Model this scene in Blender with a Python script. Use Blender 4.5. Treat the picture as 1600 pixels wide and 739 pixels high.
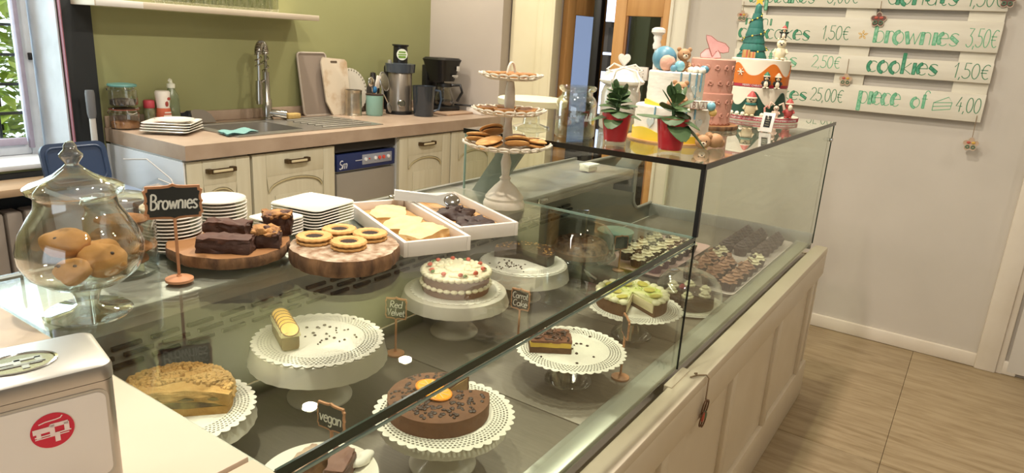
import bpy, bmesh, math, random
from math import pi, sin, cos, radians
from mathutils import Vector, Matrix, noise
for o in list(bpy.data.objects): bpy.data.objects.remove(o)
SC = bpy.context.scene
COL = SC.collection
random.seed(7)

# ---------------------------------------------------------------- camera
F, YAW, PITCH, ROLL, EYE = 1074.87, .5852, .2783, .0611, 1.38
fw = Vector((cos(PITCH)*cos(YAW), cos(PITCH)*sin(YAW), -sin(PITCH)))
rt = fw.cross(Vector((0, 0, 1))).normalized()
up = rt.cross(fw)
rt, up = cos(ROLL)*rt + sin(ROLL)*up, -sin(ROLL)*rt + cos(ROLL)*up
cd = bpy.data.cameras.new('camera'); cam = bpy.data.objects.new('camera', cd); COL.objects.link(cam)
cd.sensor_fit = 'HORIZONTAL'; cd.sensor_width = 36; cd.lens = 36*F/1600; cd.clip_start = .02
cam.matrix_world = Matrix(((rt.x, up.x, -fw.x, 0), (rt.y, up.y, -fw.y, 0), (rt.z, up.z, -fw.z, EYE), (0, 0, 0, 1)))
SC.camera = cam

# ---------------------------------------------------------------- world, exposure, large lights
w = bpy.data.worlds.new('daylight'); SC.world = w; w.use_nodes = True
w.node_tree.nodes['Background'].inputs[0].default_value = (.82, .91, 1, 1)
w.node_tree.nodes['Background'].inputs[1].default_value = 2.2
vs = SC.view_settings
vs.view_transform = 'Standard'; vs.look = 'None'; vs.gamma = 1; vs.use_curve_mapping = False
vs.exposure = 0.14
SC.cycles.transparent_max_bounces = 32
SC.cycles.max_bounces = 10

def area(name, loc, size, power, color, target, sy=None, shape=None):
    l = bpy.data.lights.new(name, 'AREA'); l.energy = power; l.color = color; l.size = size
    l.shape = shape or ('RECTANGLE' if sy else 'SQUARE')
    if sy: l.size_y = sy
    o = bpy.data.objects.new(name, l); COL.objects.link(o); o.location = loc
    o.rotation_euler = (Vector(target) - Vector(loc)).to_track_quat('-Z', 'Y').to_euler()
    return o
WARM = (1, .925, .81)
area('kitchen_window_daylight', (.85, 3.62, 1.5), .9, 22, (.72, .86, 1), (1.0, 1.2, .9), 1.4)

# ---------------------------------------------------------------- materials
def lin(h):
    if isinstance(h, str):
        h = h.lstrip('#'); c = [int(h[i:i+2], 16)/255 for i in (0, 2, 4)]
    else: c = h
    return tuple((x/12.92 if x <= .04045 else ((x+.055)/1.055)**2.4) for x in c) + (1,)
MATS = {}
def mat(name, col, rough=.5, metal=0, col2=None, scale=30, contrast=.5, bump=0, bscale=None, spec=.5, stretch=None,
        detail=4, sss=0, alpha=None, coat=0, trans=0, ior=1.45):
    if name in MATS: return MATS[name]
    m = bpy.data.materials.new(name); m.use_nodes = True; nt = m.node_tree; N = nt.nodes; L = nt.links
    b = N['Principled BSDF']
    b.inputs['Base Color'].default_value = lin(col); b.inputs['Roughness'].default_value = rough
    b.inputs['Metallic'].default_value = metal; b.inputs['Specular IOR Level'].default_value = spec
    b.inputs['Coat Weight'].default_value = coat; b.inputs['Transmission Weight'].default_value = trans; b.inputs['IOR'].default_value = ior
    if sss:
        b.inputs['Subsurface Weight'].default_value = sss; b.inputs['Subsurface Radius'].default_value = (.01, .006, .004)
    vec = None
    if col2 is not None or bump:
        tc = N.new('ShaderNodeTexCoord'); mp = N.new('ShaderNodeMapping'); L.new(tc.outputs['Object'], mp.inputs['Vector'])
        if stretch: mp.inputs['Scale'].default_value = stretch
        vec = mp.outputs['Vector']
    if col2 is not None:
        n = N.new('ShaderNodeTexNoise'); n.inputs['Scale'].default_value = scale; n.inputs['Detail'].default_value = detail
        L.new(vec, n.inputs['Vector'])
        r = N.new('ShaderNodeValToRGB'); r.color_ramp.elements[0].position = .5-contrast/2; r.color_ramp.elements[1].position = .5+contrast/2
        r.color_ramp.elements[0].color = lin(col); r.color_ramp.elements[1].color = lin(col2)
        L.new(n.outputs['Fac'], r.inputs['Fac']); L.new(r.outputs['Color'], b.inputs['Base Color'])
    if bump:
        n2 = N.new('ShaderNodeTexNoise'); n2.inputs['Scale'].default_value = bscale or scale; n2.inputs['Detail'].default_value = 5
        L.new(vec, n2.inputs['Vector'])
        bp = N.new('ShaderNodeBump'); bp.inputs['Strength'].default_value = bump; bp.inputs['Distance'].default_value = .004
        L.new(n2.outputs['Fac'], bp.inputs['Height']); L.new(bp.outputs['Normal'], b.inputs['Normal'])
    MATS[name] = m; return m

def glassmat(name, tint, f0=.045, rough=.0, power=5, maxr=.95):
    """thin sheet glass: transparent, mixed with a mirror by the angle to the surface"""
    if name in MATS: return MATS[name]
    m = bpy.data.materials.new(name); m.use_nodes = True; nt = m.node_tree; N = nt.nodes; L = nt.links
    for n in list(N): N.remove(n)
    out = N.new('ShaderNodeOutputMaterial'); mix = N.new('ShaderNodeMixShader'); t = N.new('ShaderNodeBsdfTransparent'); g = N.new('ShaderNodeBsdfGlossy')
    t.inputs['Color'].default_value = lin(tint); g.inputs['Roughness'].default_value = rough; g.inputs['Color'].default_value = (1, 1, 1, 1)
    lw = N.new('ShaderNodeLayerWeight'); lw.inputs['Blend'].default_value = .5
    p = N.new('ShaderNodeMath'); p.operation = 'POWER'; p.inputs[1].default_value = power; L.new(lw.outputs['Facing'], p.inputs[0])
    q = N.new('ShaderNodeMath'); q.operation = 'MULTIPLY_ADD'; q.inputs[1].default_value = maxr-f0; q.inputs[2].default_value = f0; L.new(p.outputs[0], q.inputs[0])
    L.new(q.outputs[0], mix.inputs['Fac']); L.new(t.outputs[0], mix.inputs[1]); L.new(g.outputs[0], mix.inputs[2]); L.new(mix.outputs[0], out.inputs['Surface'])
    MATS[name] = m; return m

def emit(name, col, strength):
    m = bpy.data.materials.new(name); m.use_nodes = True; N = m.node_tree.nodes; b = N['Principled BSDF']
    b.inputs['Base Color'].default_value = lin(col); b.inputs['Emission Color'].default_value = lin(col); b.inputs['Emission Strength'].default_value = strength
    return m

def doilymat(name, R):
    m = bpy.data.materials.new(name); m.use_nodes = True; nt = m.node_tree; N = nt.nodes; L = nt.links
    b = N['Principled BSDF']; b.inputs['Base Color'].default_value = lin('#e0dacb'); b.inputs['Roughness'].default_value = .85
    tc = N.new('ShaderNodeTexCoord'); s = N.new('ShaderNodeSeparateXYZ'); L.new(tc.outputs['Object'], s.inputs[0])
    def mth(op, a, bb=None, c=None):
        n = N.new('ShaderNodeMath'); n.operation = op
        for i, v in enumerate((a, bb, c)):
            if v is None: continue
            if isinstance(v, (int, float)): n.inputs[i].default_value = v
            else: L.new(v, n.inputs[i])
        return n.outputs[0]
    X, Y = s.outputs[0], s.outputs[1]
    th = mth('ARCTAN2', Y, X); r = mth('SQRT', mth('ADD', mth('MULTIPLY', X, X), mth('MULTIPLY', Y, Y)))
    v = mth('MULTIPLY', r, 6.5/(R*.3)); row = mth('FLOOR', v)
    u = mth('MULTIPLY_ADD', th, 84/(2*pi), mth('MULTIPLY', row, .5))
    fu = mth('SUBTRACT', mth('FRACT', u), .5); fv = mth('SUBTRACT', mth('FRACT', v), .5)
    d = mth('ADD', mth('MULTIPLY', fu, fu), mth('MULTIPLY', fv, fv))
    hole = mth('LESS_THAN', d, .10)
    band = mth('MULTIPLY', mth('GREATER_THAN', r, R*.70), mth('LESS_THAN', r, R*.93))
    a = mth('SUBTRACT', 1, mth('MULTIPLY', hole, band))
    L.new(a, b.inputs['Alpha'])
    return m

# ---------------------------------------------------------------- geometry helper
class G:
    """collects shapes; build() links them as one mesh object"""
    def __init__(s): s.v = []; s.f = []; s.M = Matrix()
    def at(s, loc=(0, 0, 0), rz=0, rx=0, ry=0, sc=1):
        s.M = Matrix.Translation(loc) @ Matrix.Rotation(rz, 4, 'Z') @ Matrix.Rotation(ry, 4, 'Y') @ Matrix.Rotation(rx, 4, 'X') @ Matrix.Diagonal((sc, sc, sc, 1) if not isinstance(sc, tuple) else sc+(1,)); return s
    def add(s, vs_, fs):
        o = len(s.v); s.v += [tuple(s.M @ Vector(p)) for p in vs_]; s.f += [tuple(i+o for i in f) for f in fs]; return s
    def box(s, c, d, b=0):
        x, y, z = c; a, e, h = d[0]/2, d[1]/2, d[2]/2
        if not b:
            return s.add([(x+i*a, y+j*e, z+k*h) for i in (-1, 1) for j in (-1, 1) for k in (-1, 1)],
                         [(0, 1, 3, 2), (4, 6, 7, 5), (0, 4, 5, 1), (2, 3, 7, 6), (0, 2, 6, 4), (1, 5, 7, 3)])
        bm = bmesh.new(); bmesh.ops.create_cube(bm, size=1)
        for v in bm.verts: v.co = Vector((x+v.co.x*d[0], y+v.co.y*d[1], z+v.co.z*d[2]))
        bmesh.ops.bevel(bm, geom=bm.edges[:], offset=min(b, .49*min(d)), segments=2, affect='EDGES', profile=.5)
        return s.bm(bm)
    def bm(s, bm):
        bm.verts.index_update(); s.add([v.co.copy() for v in bm.verts], [[v.index for v in f.verts] for f in bm.faces]); bm.free(); return s
    def lathe(s, prof, seg=32, wob=None, cap=True):
        n = len(prof); vs_ = []; fs = []
        for i in range(seg):
            a = 2*pi*i/seg
            for j, (r, z) in enumerate(prof):
                k = wob(a, j) if wob else 1
                vs_.append((r*k*cos(a), r*k*sin(a), z))
        for i in range(seg):
            i2 = (i+1) % seg
            for j in range(n-1): fs.append((i*n+j, i2*n+j, i2*n+j+1, i*n+j+1))
        if cap:
            if prof[0][0] > 1e-5: fs.append([i*n for i in range(seg)][::-1])
            if prof[-1][0] > 1e-5: fs.append([i*n+n-1 for i in range(seg)])
        return s.add(vs_, fs)
    def tube(s, pts, r, seg=8, closed=False, cap=True):
        P = [Vector(p) for p in pts]; n = len(P); R_ = r if isinstance(r, (list, tuple)) else [r]*n
        vs_ = []; fs = []; prev = None
        for i in range(n):
            if closed: t = (P[(i+1) % n]-P[i-1]).normalized()
            else: t = (P[min(i+1, n-1)]-P[max(i-1, 0)]).normalized()
            if prev is None:
                a = Vector((0, 0, 1)) if abs(t.z) < .9 else Vector((1, 0, 0))
                nrm = (a - t*a.dot(t)).normalized()
            else: nrm = (prev - t*prev.dot(t)).normalized()
            prev = nrm; bn = t.cross(nrm)
            for k in range(seg):
                a = 2*pi*k/seg; vs_.append(P[i]+R_[i]*(cos(a)*nrm+sin(a)*bn))
        for i in range(n if closed else n-1):
            j = (i+1) % n
            for k in range(seg): fs.append((i*seg+k, i*seg+(k+1) % seg, j*seg+(k+1) % seg, j*seg+k))
        if cap and not closed:
            fs.append(list(range(seg))[::-1]); fs.append([(n-1)*seg+k for k in range(seg)])
        return s.add(vs_, fs)
    def ell(s, c, r, seg=20, ring=12, nz=0, nf=20, seed=0, flat=None):
        if not isinstance(r, (tuple, list)): r = (r, r, r)
        vs_ = [(c[0], c[1], c[2]-r[2])]; fs = []
        for j in range(1, ring):
            ph = -pi/2+pi*j/ring
            for i in range(seg):
                a = 2*pi*i/seg; vs_.append((c[0]+r[0]*cos(ph)*cos(a), c[1]+r[1]*cos(ph)*sin(a), c[2]+r[2]*sin(ph)))
        vs_.append((c[0], c[1], c[2]+r[2]))
        for i in range(seg):
            fs.append((0, 1+(i+1) % seg, 1+i))
            for j in range(ring-2):
                o = 1+j*seg; fs.append((o+i, o+(i+1) % seg, o+seg+(i+1) % seg, o+seg+i))
            o = 1+(ring-2)*seg; fs.append((o+i, o+(i+1) % seg, len(vs_)-1))
        if nz or flat is not None:
            q = []
            for p in vs_:
                p = Vector(p); d = (p-Vector(c))
                if nz: p = p+d.normalized()*nz*noise.fractal(p*nf+Vector((seed*3.1, seed, 0)), 1, 2, 4)
                if flat is not None: p.z = max(p.z, flat)
                q.append(p)
            vs_ = q
        return s.add(vs_, fs)
    def prism(s, poly, z0, z1):
        n = len(poly)
        return s.add([(x, y, z0) for x, y in poly]+[(x, y, z1) for x, y in poly],
                     [list(range(n))[::-1], list(range(n, 2*n))]+[(i, (i+1) % n, n+(i+1) % n, n+i) for i in range(n)])
    def slab(s, poly, z0, z1, res=8, nz=.003, nf=40, seed=0):
        """polygon block with an uneven, rounded top (cake and brownie pieces)"""
        bm = bmesh.new(); vv = [bm.verts.new((x, y, z0)) for x, y in poly]; f = bm.faces.new(vv)
        e = bmesh.ops.extrude_face_region(bm, geom=[f])
        for v in e['geom']:
            if isinstance(v, bmesh.types.BMVert): v.co.z = z1
        bmesh.ops.recalc_face_normals(bm, faces=bm.faces[:])
        bmesh.ops.triangulate(bm, faces=bm.faces[:]); 
        for _ in range(3):
            L_ = [ed for ed in bm.edges if ed.calc_length() > (z1-z0)*.28]
            if len(bm.verts) > 2500 or not L_: break
            bmesh.ops.subdivide_edges(bm, edges=L_, cuts=1); bmesh.ops.triangulate(bm, faces=bm.faces[:])
        bm.normal_update()
        for v in bm.verts:
            if v.co.z > z0+1e-5: v.co += v.normal*nz*noise.fractal(v.co*nf+Vector((seed*5.3, seed, seed)), 1, 2, 4)
        return s.bm(bm)
    def build(s, name, m, parent=None, loc=None, smooth=True, angle=40):
        me = bpy.data.meshes.new(name); me.from_pydata(s.v, [], s.f); me.validate()
        bm = bmesh.new(); bm.from_mesh(me); bmesh.ops.recalc_face_normals(bm, faces=bm.faces[:]); bm.to_mesh(me); bm.free()
        if smooth:
            me.polygons.foreach_set('use_smooth', [True]*len(me.polygons)); me.set_sharp_from_angle(angle=radians(angle))
        me.materials.append(m)
        o = bpy.data.objects.new(name, me); COL.objects.link(o)
        if parent: o.parent = parent
        if loc: o.location = loc
        return o

def tag(o, label=None, cat=None, group=None, kind=None):
    if label: o['label'] = label
    if cat: o['category'] = cat
    if group: o['group'] = group
    if kind: o['kind'] = kind
    return o
def thing(name, label, cat, loc=(0, 0, 0), rz=0, group=None):
    o = bpy.data.objects.new(name, None); COL.objects.link(o); o.empty_display_size = .02
    o.location = loc; o.rotation_euler = (0, 0, rz)
    return tag(o, label, cat, group)
def kids(o): return [c for c in bpy.data.objects if c.parent == o]
def copy_tree(o, parent=None, loc=None, rz=None, label=None):
    c = o.copy(); COL.objects.link(c); c.parent = parent
    if loc: c.location = loc
    if rz is not None: c.rotation_euler = (0, 0, rz)
    if label: c['label'] = label
    for ch in kids(o): copy_tree(ch, c)
    return c
def struct(name, g, m, **k): return tag(g.build(name, m, **k), kind='structure')
def arc(cx, cy, rx, ry, a0, a1, n=14): return [(cx+rx*cos(radians(a0+(a1-a0)*i/n)), cy+ry*sin(radians(a0+(a1-a0)*i/n))) for i in range(n+1)]
def rrect(w_, h_, r, n=5, cx=0, cy=0):
    o = []
    for sx, sy, a in ((1, 1, 0), (-1, 1, 90), (-1, -1, 180), (1, -1, 270)):
        o += arc(cx+sx*(w_/2-r), cy+sy*(h_/2-r), r, r, a, a+90, n)
    return o

# hand lettering: strokes on a grid (x-height .55, ascender 1); a stroke flagged 1 is a broad stem
def _gl():
    a = arc; d = {}
    d['a'] = (.5, [(a(.22, .27, .2, .27, 10, 350), 0), ([(.42, .55), (.42, 0)], 1)])
    d['b'] = (.5, [([(.07, 1), (.07, 0)], 1), (a(.25, .27, .2, .27, 170, -170), 0)])
    d['c'] = (.46, [(a(.25, .27, .21, .27, 45, 120), 0), (a(.25, .27, .21, .27, 120, 240), 1), (a(.25, .27, .21, .27, 240, 315), 0)])
    d['d'] = (.52, [(a(.23, .27, .2, .27, 10, 350), 0), ([(.44, 1), (.44, 0)], 1)])
    d['e'] = (.46, [([(.06, .3), (.42, .32)]+a(.24, .3, .19, .25, 0, 110), 0), (a(.24, .27, .19, .27, 100, 230), 1), (a(.24, .27, .2, .27, 230, 320), 0)])
    d['f'] = (.36, [([(.14, .75), (.14, 0)], 1), ([(.14, .75)]+a(.26, .78, .12, .2, 180, 20), 0), ([(.02, .52), (.3, .52)], 0)])
    d['g'] = (.48, [(a(.22, .27, .19, .27, 10, 350), 0), ([(.41, .55), (.41, -.15)]+a(.24, -.15, .17, .18, 0, -150), 0)])
    d['i'] = (.2, [([(.09, .55), (.09, 0)], 1)])
    d['k'] = (.46, [([(.07, 1), (.07, 0)], 1), ([(.4, .55), (.12, .25), (.44, 0)], 0)])
    d['l'] = (.2, [([(.09, 1), (.09, 0)], 1)])
    d['m'] = (.72, [([(.07, .55), (.07, 0)], 1), ([(.1, .38)]+a(.22, .4, .12, .15, 160, 0)+[(.34, 0)], 0), ([(.34, .38)]+a(.48, .4, .14, .15, 170, 0)+[(.62, 0)], 0)])
    d['n'] = (.5, [([(.07, .55), (.07, 0)], 1), ([(.1, .38)]+a(.25, .38, .15, .17, 160, 0)+[(.4, 0)], 0)])
    d['o'] = (.5, [(a(.24, .27, .2, .27, 90, 270), 1), (a(.24, .27, .2, .27, -90, 90), 0)])
    d['p'] = (.5, [([(.07, .55), (.07, -.32)], 1), (a(.25, .27, .2, .27, 170, -170), 0)])
    d['r'] = (.36, [([(.08, .55), (.08, 0)], 1), ([(.1, .35)]+a(.24, .4, .12, .15, 160, 20), 0)])
    d['s'] = (.42, [(a(.22, .41, .16, .14, 30, 170), 0), ([(.06, .4), (.36, .16)], 1), (a(.2, .14, .16, .14, 10, -160), 0)])
    d['t'] = (.34, [([(.14, .85), (.14, .08)], 1), (a(.23, .1, .09, .1, 190, 330), 0), ([(0, .55), (.3, .55)], 0)])
    d['u'] = (.5, [([(.07, .55), (.07, .15)], 1), (a(.24, .17, .17, .17, 180, 350), 0), ([(.41, .55), (.41, 0)], 0)])
    d['v'] = (.44, [([(.02, .55), (.2, 0)], 1), ([(.2, 0), (.4, .55)], 0)])
    d['w'] = (.66, [([(.03, .55), (.18, 0)], 1), ([(.18, 0), (.32, .45)], 0), ([(.32, .5), (.46, 0)], 0), ([(.46, 0), (.62, .55)], 0)])
    d['y'] = (.44, [([(.02, .55), (.2, .05)], 0), ([(.4, .55), (.1, -.35)], 0)])
    d['B'] = (.56, [([(.08, .95), (.08, 0)], 0), ([(.08, .95)]+a(.22, .74, .22, .21, 90, -90)+[(.08, .52)], 0), ([(.1, .52)]+a(.24, .26, .26, .26, 90, -90)+[(.06, 0)], 0)])
    d['C'] = (.56, [(a(.3, .45, .26, .45, 50, 310), 0)])
    d['R'] = (.56, [([(.08, .95), (.08, 0)], 0), ([(.08, .95)]+a(.24, .72, .22, .23, 90, -90)+[(.1, .49), (.5, 0)], 0)])
    d['V'] = (.56, [([(.02, .95), (.24, 0), (.5, .95)], 0)])
    d['A'] = (.56, [([(.02, 0), (.26, .95), (.5, 0)], 0), ([(.12, .35), (.42, .35)], 0)])
    d['S'] = (.5, [(a(.25, .7, .2, .22, 30, 240)+a(.25, .24, .2, .24, 70, -150), 0)])
    d['0'] = (.5, [(a(.24, .45, .2, .45, 0, 360, 24), 0)])
    d['1'] = (.3, [([(.02, .65), (.2, .92), (.16, 0)], 0)])
    d['2'] = (.5, [(a(.24, .68, .2, .24, 160, -30)+[(.04, .02), (.46, .02)], 0)])
    d['3'] = (.48, [([(.06, .92), (.4, .92), (.2, .55)]+a(.2, .27, .22, .28, 85, -150), 0)])
    d['4'] = (.5, [([(.3, .92), (.03, .35), (.44, .35)], 0), ([(.32, .6), (.3, 0)], 0)])
    d['5'] = (.48, [([(.42, .92), (.12, .92), (.1, .52)]+a(.2, .28, .23, .28, 110, -150), 0)])
    d[','] = (.2, [([(.1, .06), (.05, -.12)], 0)])
    d['-'] = (.3, [([(.05, .3), (.22, .3)], 0)])
    d['€'] = (.56, [(a(.34, .45, .24, .43, 55, 305), 0), ([(.02, .55), (.4, .55)], 0), ([(.02, .38), (.36, .38)], 0)])
    d[' '] = (.3, [])
    return d
GL = _gl()
def ribbon(g, pts, wd, y=0):
    P = [Vector((p[0], p[1])) for p in pts]; n = len(P); vs_ = []
    for i in range(n):
        t = (P[min(i+1, n-1)]-P[max(i-1, 0)]); t = t.normalized() if t.length > 1e-9 else Vector((1, 0)); nn = Vector((-t.y, t.x))*wd/2
        for q in (P[i]+nn, P[i]-nn): vs_.append((q.x, y, q.y))
    g.add(vs_, [(2*i, 2*i+1, 2*i+3, 2*i+2) for i in range(n-1)])
def offset(pts, d):
    P = [Vector(p) for p in pts]; n = len(P); o = []
    for i in range(n):
        t = (P[min(i+1, n-1)]-P[max(i-1, 0)]).normalized(); o.append((P[i].x-t.y*d, P[i].y+t.x*d))
    return o
def lettering(txt, h, pen, fat=0, fitw=None, slant=0, center=False):
    """returns (line geometry, stem geometry, width); text runs along +x, up +z, faces -y"""
    g = G(); s_ = G(); x = 0; W = sum(GL[c][0] for c in txt)*h; k = (fitw/W) if fitw else 1
    x0 = -W*k/2 if center else 0
    T = lambda p: (x0+(x+p[0]*h+slant*p[1]*h)*k, p[1]*h)
    for c in txt:
        wd, st = GL[c]
        for pts, ft in st:
            q = [T(p) for p in pts]
            if ft and fat:
                ribbon(s_, q, fat*h, .0002); ribbon(g, offset(q, fat*h/2), pen); ribbon(g, offset(q, -fat*h/2), pen)
                for e in (0, -1): ribbon(g, [offset(q, fat*h/2)[e], offset(q, -fat*h/2)[e]], pen)
            else: ribbon(g, q, pen)
        x += wd*h
    return g, s_, W*k
def font_text(txt, h, ext=.0002, ang=None):
    cu = bpy.data.curves.new('t', 'FONT'); cu.body = txt; cu.size = h; cu.align_x = 'CENTER'; cu.extrude = ext; cu.resolution_u = 2
    o = bpy.data.objects.new('t', cu); COL.objects.link(o); dg = bpy.context.evaluated_depsgraph_get(); dg.update()
    me = bpy.data.meshes.new_from_object(o.evaluated_get(dg)); bpy.data.objects.remove(o)
    v = [tuple(p.co) for p in me.vertices]; f = [tuple(p.vertices) for p in me.polygons]; bpy.data.meshes.remove(me); return v, f

# ================================================================ SETTING
M_wall = mat('wall_white', '#c4bbae', .75, col2='#bbb2a5', scale=3, bump=.08, bscale=60)
M_green = mat('wall_green', '#98986a', .55, col2='#919163', scale=2.5, bump=.05, bscale=40)
M_cream = mat('cream_paint', '#ddd3b4', .5, col2='#d5caa8', scale=4, bump=.04)
M_white = mat('white_paint', '#ddd3c3', .45, col2='#d3c7b4', scale=6, bump=.05)
M_black = mat('black_board', '#1d1f20', .6, col2='#25282a', scale=5)
M_ceil = mat('ceiling_paint', '#e8e2d6', .9, col2='#e2dbce', scale=2)
M_steel = mat('steel_brushed', '#a5a29b', .36, .55, col2='#b0ada5', scale=14, stretch=(1, 18, 1), bump=.03)
M_steel_d = mat('steel_floor', '#7f776a', .45, .3, col2='#746c5f', scale=18, stretch=(14, 1, 1), bump=.04)
M_chrome = mat('chrome', '#c9c7c2', .12, 1)
M_iron = mat('iron_dark', '#2a2826', .5, .4)
M_glass = glassmat('sheet_glass', '#f8fbf7', .030, power=5.5, maxr=.72)
M_tglass = glassmat('top_sheet_glass', '#f3f7f2', .05, power=4.4, maxr=.95)
M_gedge = mat('glass_edge', '#16261f', .12, 0, col2='#22382f', scale=8, coat=.3)
M_gedge2 = mat('glass_edge_pale', '#8fa398', .15)
M_clear = glassmat('clear_glassware', '#f4f5f1', .085, maxr=.9, power=2.7)
M_thick = glassmat('thick_glass', '#e2e4dc', .14, maxr=.9, power=1.8)
M_clearg = mat('solid_glass', '#f4f6f2', .02, trans=1, ior=1.45)

# floor
M_slab = mat('floor_joint', '#8a7655', .8)
fl = struct('floor', G().box((1.6, -.4, -.03), (9.2, 7.4, .04)), M_slab)
M_tile = mat('floor_tile', '#b19a74', .42, col2='#a18862', scale=9, contrast=.6, stretch=(1, 9, 1), bump=.03, detail=8)
N_ = M_tile.node_tree.nodes; L_ = M_tile.node_tree.links
n2 = N_.new('ShaderNodeTexNoise'); n2.inputs['Scale'].default_value = 5.5; n2.inputs['Detail'].default_value = 11; n2.inputs['Roughness'].default_value = .62; n2.inputs['Distortion'].default_value = .5
mp2 = N_.new('ShaderNodeMapping'); mp2.inputs['Scale'].default_value = (6.5, .8, 1)
ob2 = N_.new('ShaderNodeNewGeometry'); L_.new(ob2.outputs['Position'], mp2.inputs[0]); L_.new(mp2.outputs[0], n2.inputs['Vector'])
rp2 = N_.new('ShaderNodeValToRGB'); rp2.color_ramp.elements[0].position = .36; rp2.color_ramp.elements[1].position = .58
rp2.color_ramp.elements[0].color = lin('#8c7757'); rp2.color_ramp.elements[1].color = lin('#a38f6f')
L_.new(n2.outputs['Fac'], rp2.inputs[0]); L_.new(rp2.outputs[0], N_['Principled BSDF'].inputs['Base Color'])
tile0 = None
for i in range(5):
    for j in range(-6, 6):
        loc = (3.8-1.24*(i+.5), .06+.62*(j+.5), 0)
        if tile0 is None:
            tile0 = G().box((0, 0, -.006), (1.2385, .6185, .012), .0008).build('tile', M_tile, fl, loc)
        else:
            c = tile0.copy(); COL.objects.link(c); c.parent = fl; c.location = loc
struct('ceiling', G().box((1.6, -.4, 2.72), (9.2, 7.4, .04)), M_ceil)

# back wall with the window opening
W = G()
W.box((2.66, 3.36, 1.35), (2.54, .3, 2.7)); W.box((-1.3, 3.36, 1.35), (3.3, .3, 2.7))
W.box((.865, 3.36, .375), (1.05, .3, .75)); W.box((.865, 3.36, 2.5), (1.05, .3, .4))
struct('wall_back', W, M_green, smooth=False)
B = G(); B.box((1.447, 3.203, 1.35), (.118, .018, 2.7)); B.box((.7, 3.203, .37), (1.37, .018, .74))
struct('trim_1', B, M_black, smooth=False)
struct('trim_2', G().box((1.3845, 3.196, 1.35), (.005, .022, 2.7), .002), mat('pink_strip', '#8f5964', .5))
M_jamb = mat('jamb_paint', '#cfd3d8', .7, col2='#b9bcc0', scale=7, contrast=.4, bump=.1)
J = G(); J.box((1.3765, 3.36, 1.5), (.006, .30, 1.5)); J.box((.345, 3.36, 1.5), (.006, .3, 1.5)); J.box((.86, 3.34, .762), (1.03, .30, .02), .004)
struct('trim_3', J, M_jamb)
win = tag(G().box((1.335, 3.455, 1.5), (.05, .05, 1.46), .004).box((.385, 3.455, 1.5), (.05, .05, 1.46), .004).box((.86, 3.455, .80), (.9, .05, .055), .004).box((.86, 3.455, 2.2), (.9, .05, .055), .004)
          .build('window_1', mat('window_white', '#d9dce0', .5, col2='#c8ccd2', scale=12)), kind='structure')
G().box((1.309, 3.425, 1.5), (.018, .03, 1.40), .004).box((.42, 3.425, 1.5), (.03, .03, 1.4), .004).box((.86, 3.425, .832), (.86, .03, .03), .003).build('window_frame', mat('mauve_wood', '#a99fae', .6, col2='#958a99', scale=20), win)
G().box((.86, 3.452, 1.5), (.88, .006, 1.36)).build('pane', M_glass, win, smooth=False)
for k in range(8): G().box((.86, 3.53, .905+.125*k-.09), (1.1, .012, .012)).build('grille_bar', M_iron, win, smooth=False)
for k in range(5): G().tube([(.5+.185*k, 3.54, .76), (.5+.185*k, 3.54, 2.25)], .007, 6).build('grille_bar', M_iron, win)
G().box((1.345, 3.42, 1.19), (.012, .02, .03), .003).build('hinge', M_iron, win)

# far wall (menu wall) with the doorway
W = G()
W.box((3.875, -1.22, 1.35), (.15, 5.54, 2.7)); W.box((3.875, 2.79, 1.35), (.15, 1.0, 2.7)); W.box((3.875, 1.92, 2.42), (.15, .74, .56))
struct('wall_far', W, M_wall, smooth=False)
struct('wall_side', G().box((3.745, 2.915, 1.35), (.11, .60, 2.7), .004), mat('grey_panel', '#b3a89d', .6, col2='#aba095', scale=2))
C = G(); C.box((3.788, 2.47, 1.35), (.024, .275, 2.7), .003)
struct('trim_4', C, M_cream)
C = G(); C.box((3.78, 2.375, 1.1), (.05, .05, 2.2), .006); C.box((3.775, 2.315, 1.1), (.06, .075, 2.2), .01); C.box((3.775, 2.275, 1.1), (.075, .02, 2.2), .004)
struct('trim_5', C, M_cream)
C = G(); C.box((3.79, 1.49, 1.1), (.04, .09, 2.2), .006); C.box((3.785, 1.535, 1.1), (.05, .02, 2.2), .004)
struct('trim_6', C, mat('casing_white', '#d9d1bc', .5))
bb = G(); bb.box((3.792, .54, .034), (.018, 1.8, .066), .004); struct('baseboard_far', bb, M_white)
C = G(); C.box((3.787, -.238, 1.05), (.036, .085, 2.1), .005); C.box((3.792, -.292, 1.05), (.02, .03, 2.1), .004)
struct('trim_7', C, M_white)
struct('door_2', G().box((3.79, -.76, 1.04), (.015, .88, 2.05), .004), mat('door_white', '#cfc8be', .45))
# glazed shop front behind the camera; a plain wall closes the customer side
W = G(); W.box((-3.05, -2.9, 1.35), (.1, 2.4, 2.7)); W.box((-3.05, 2.2, 1.35), (.1, 2.2, 2.7)); W.box((-3.05, -.3, .25), (.1, 2.8, .5)); W.box((-3.05, -.3, 2.5), (.1, 2.8, .4))
struct('wall_left', W, M_wall, smooth=False)
struct('wall_front', G().box((1.6, -4.06, 1.35), (9.2, .1, 2.7)), M_wall, smooth=False)

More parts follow.
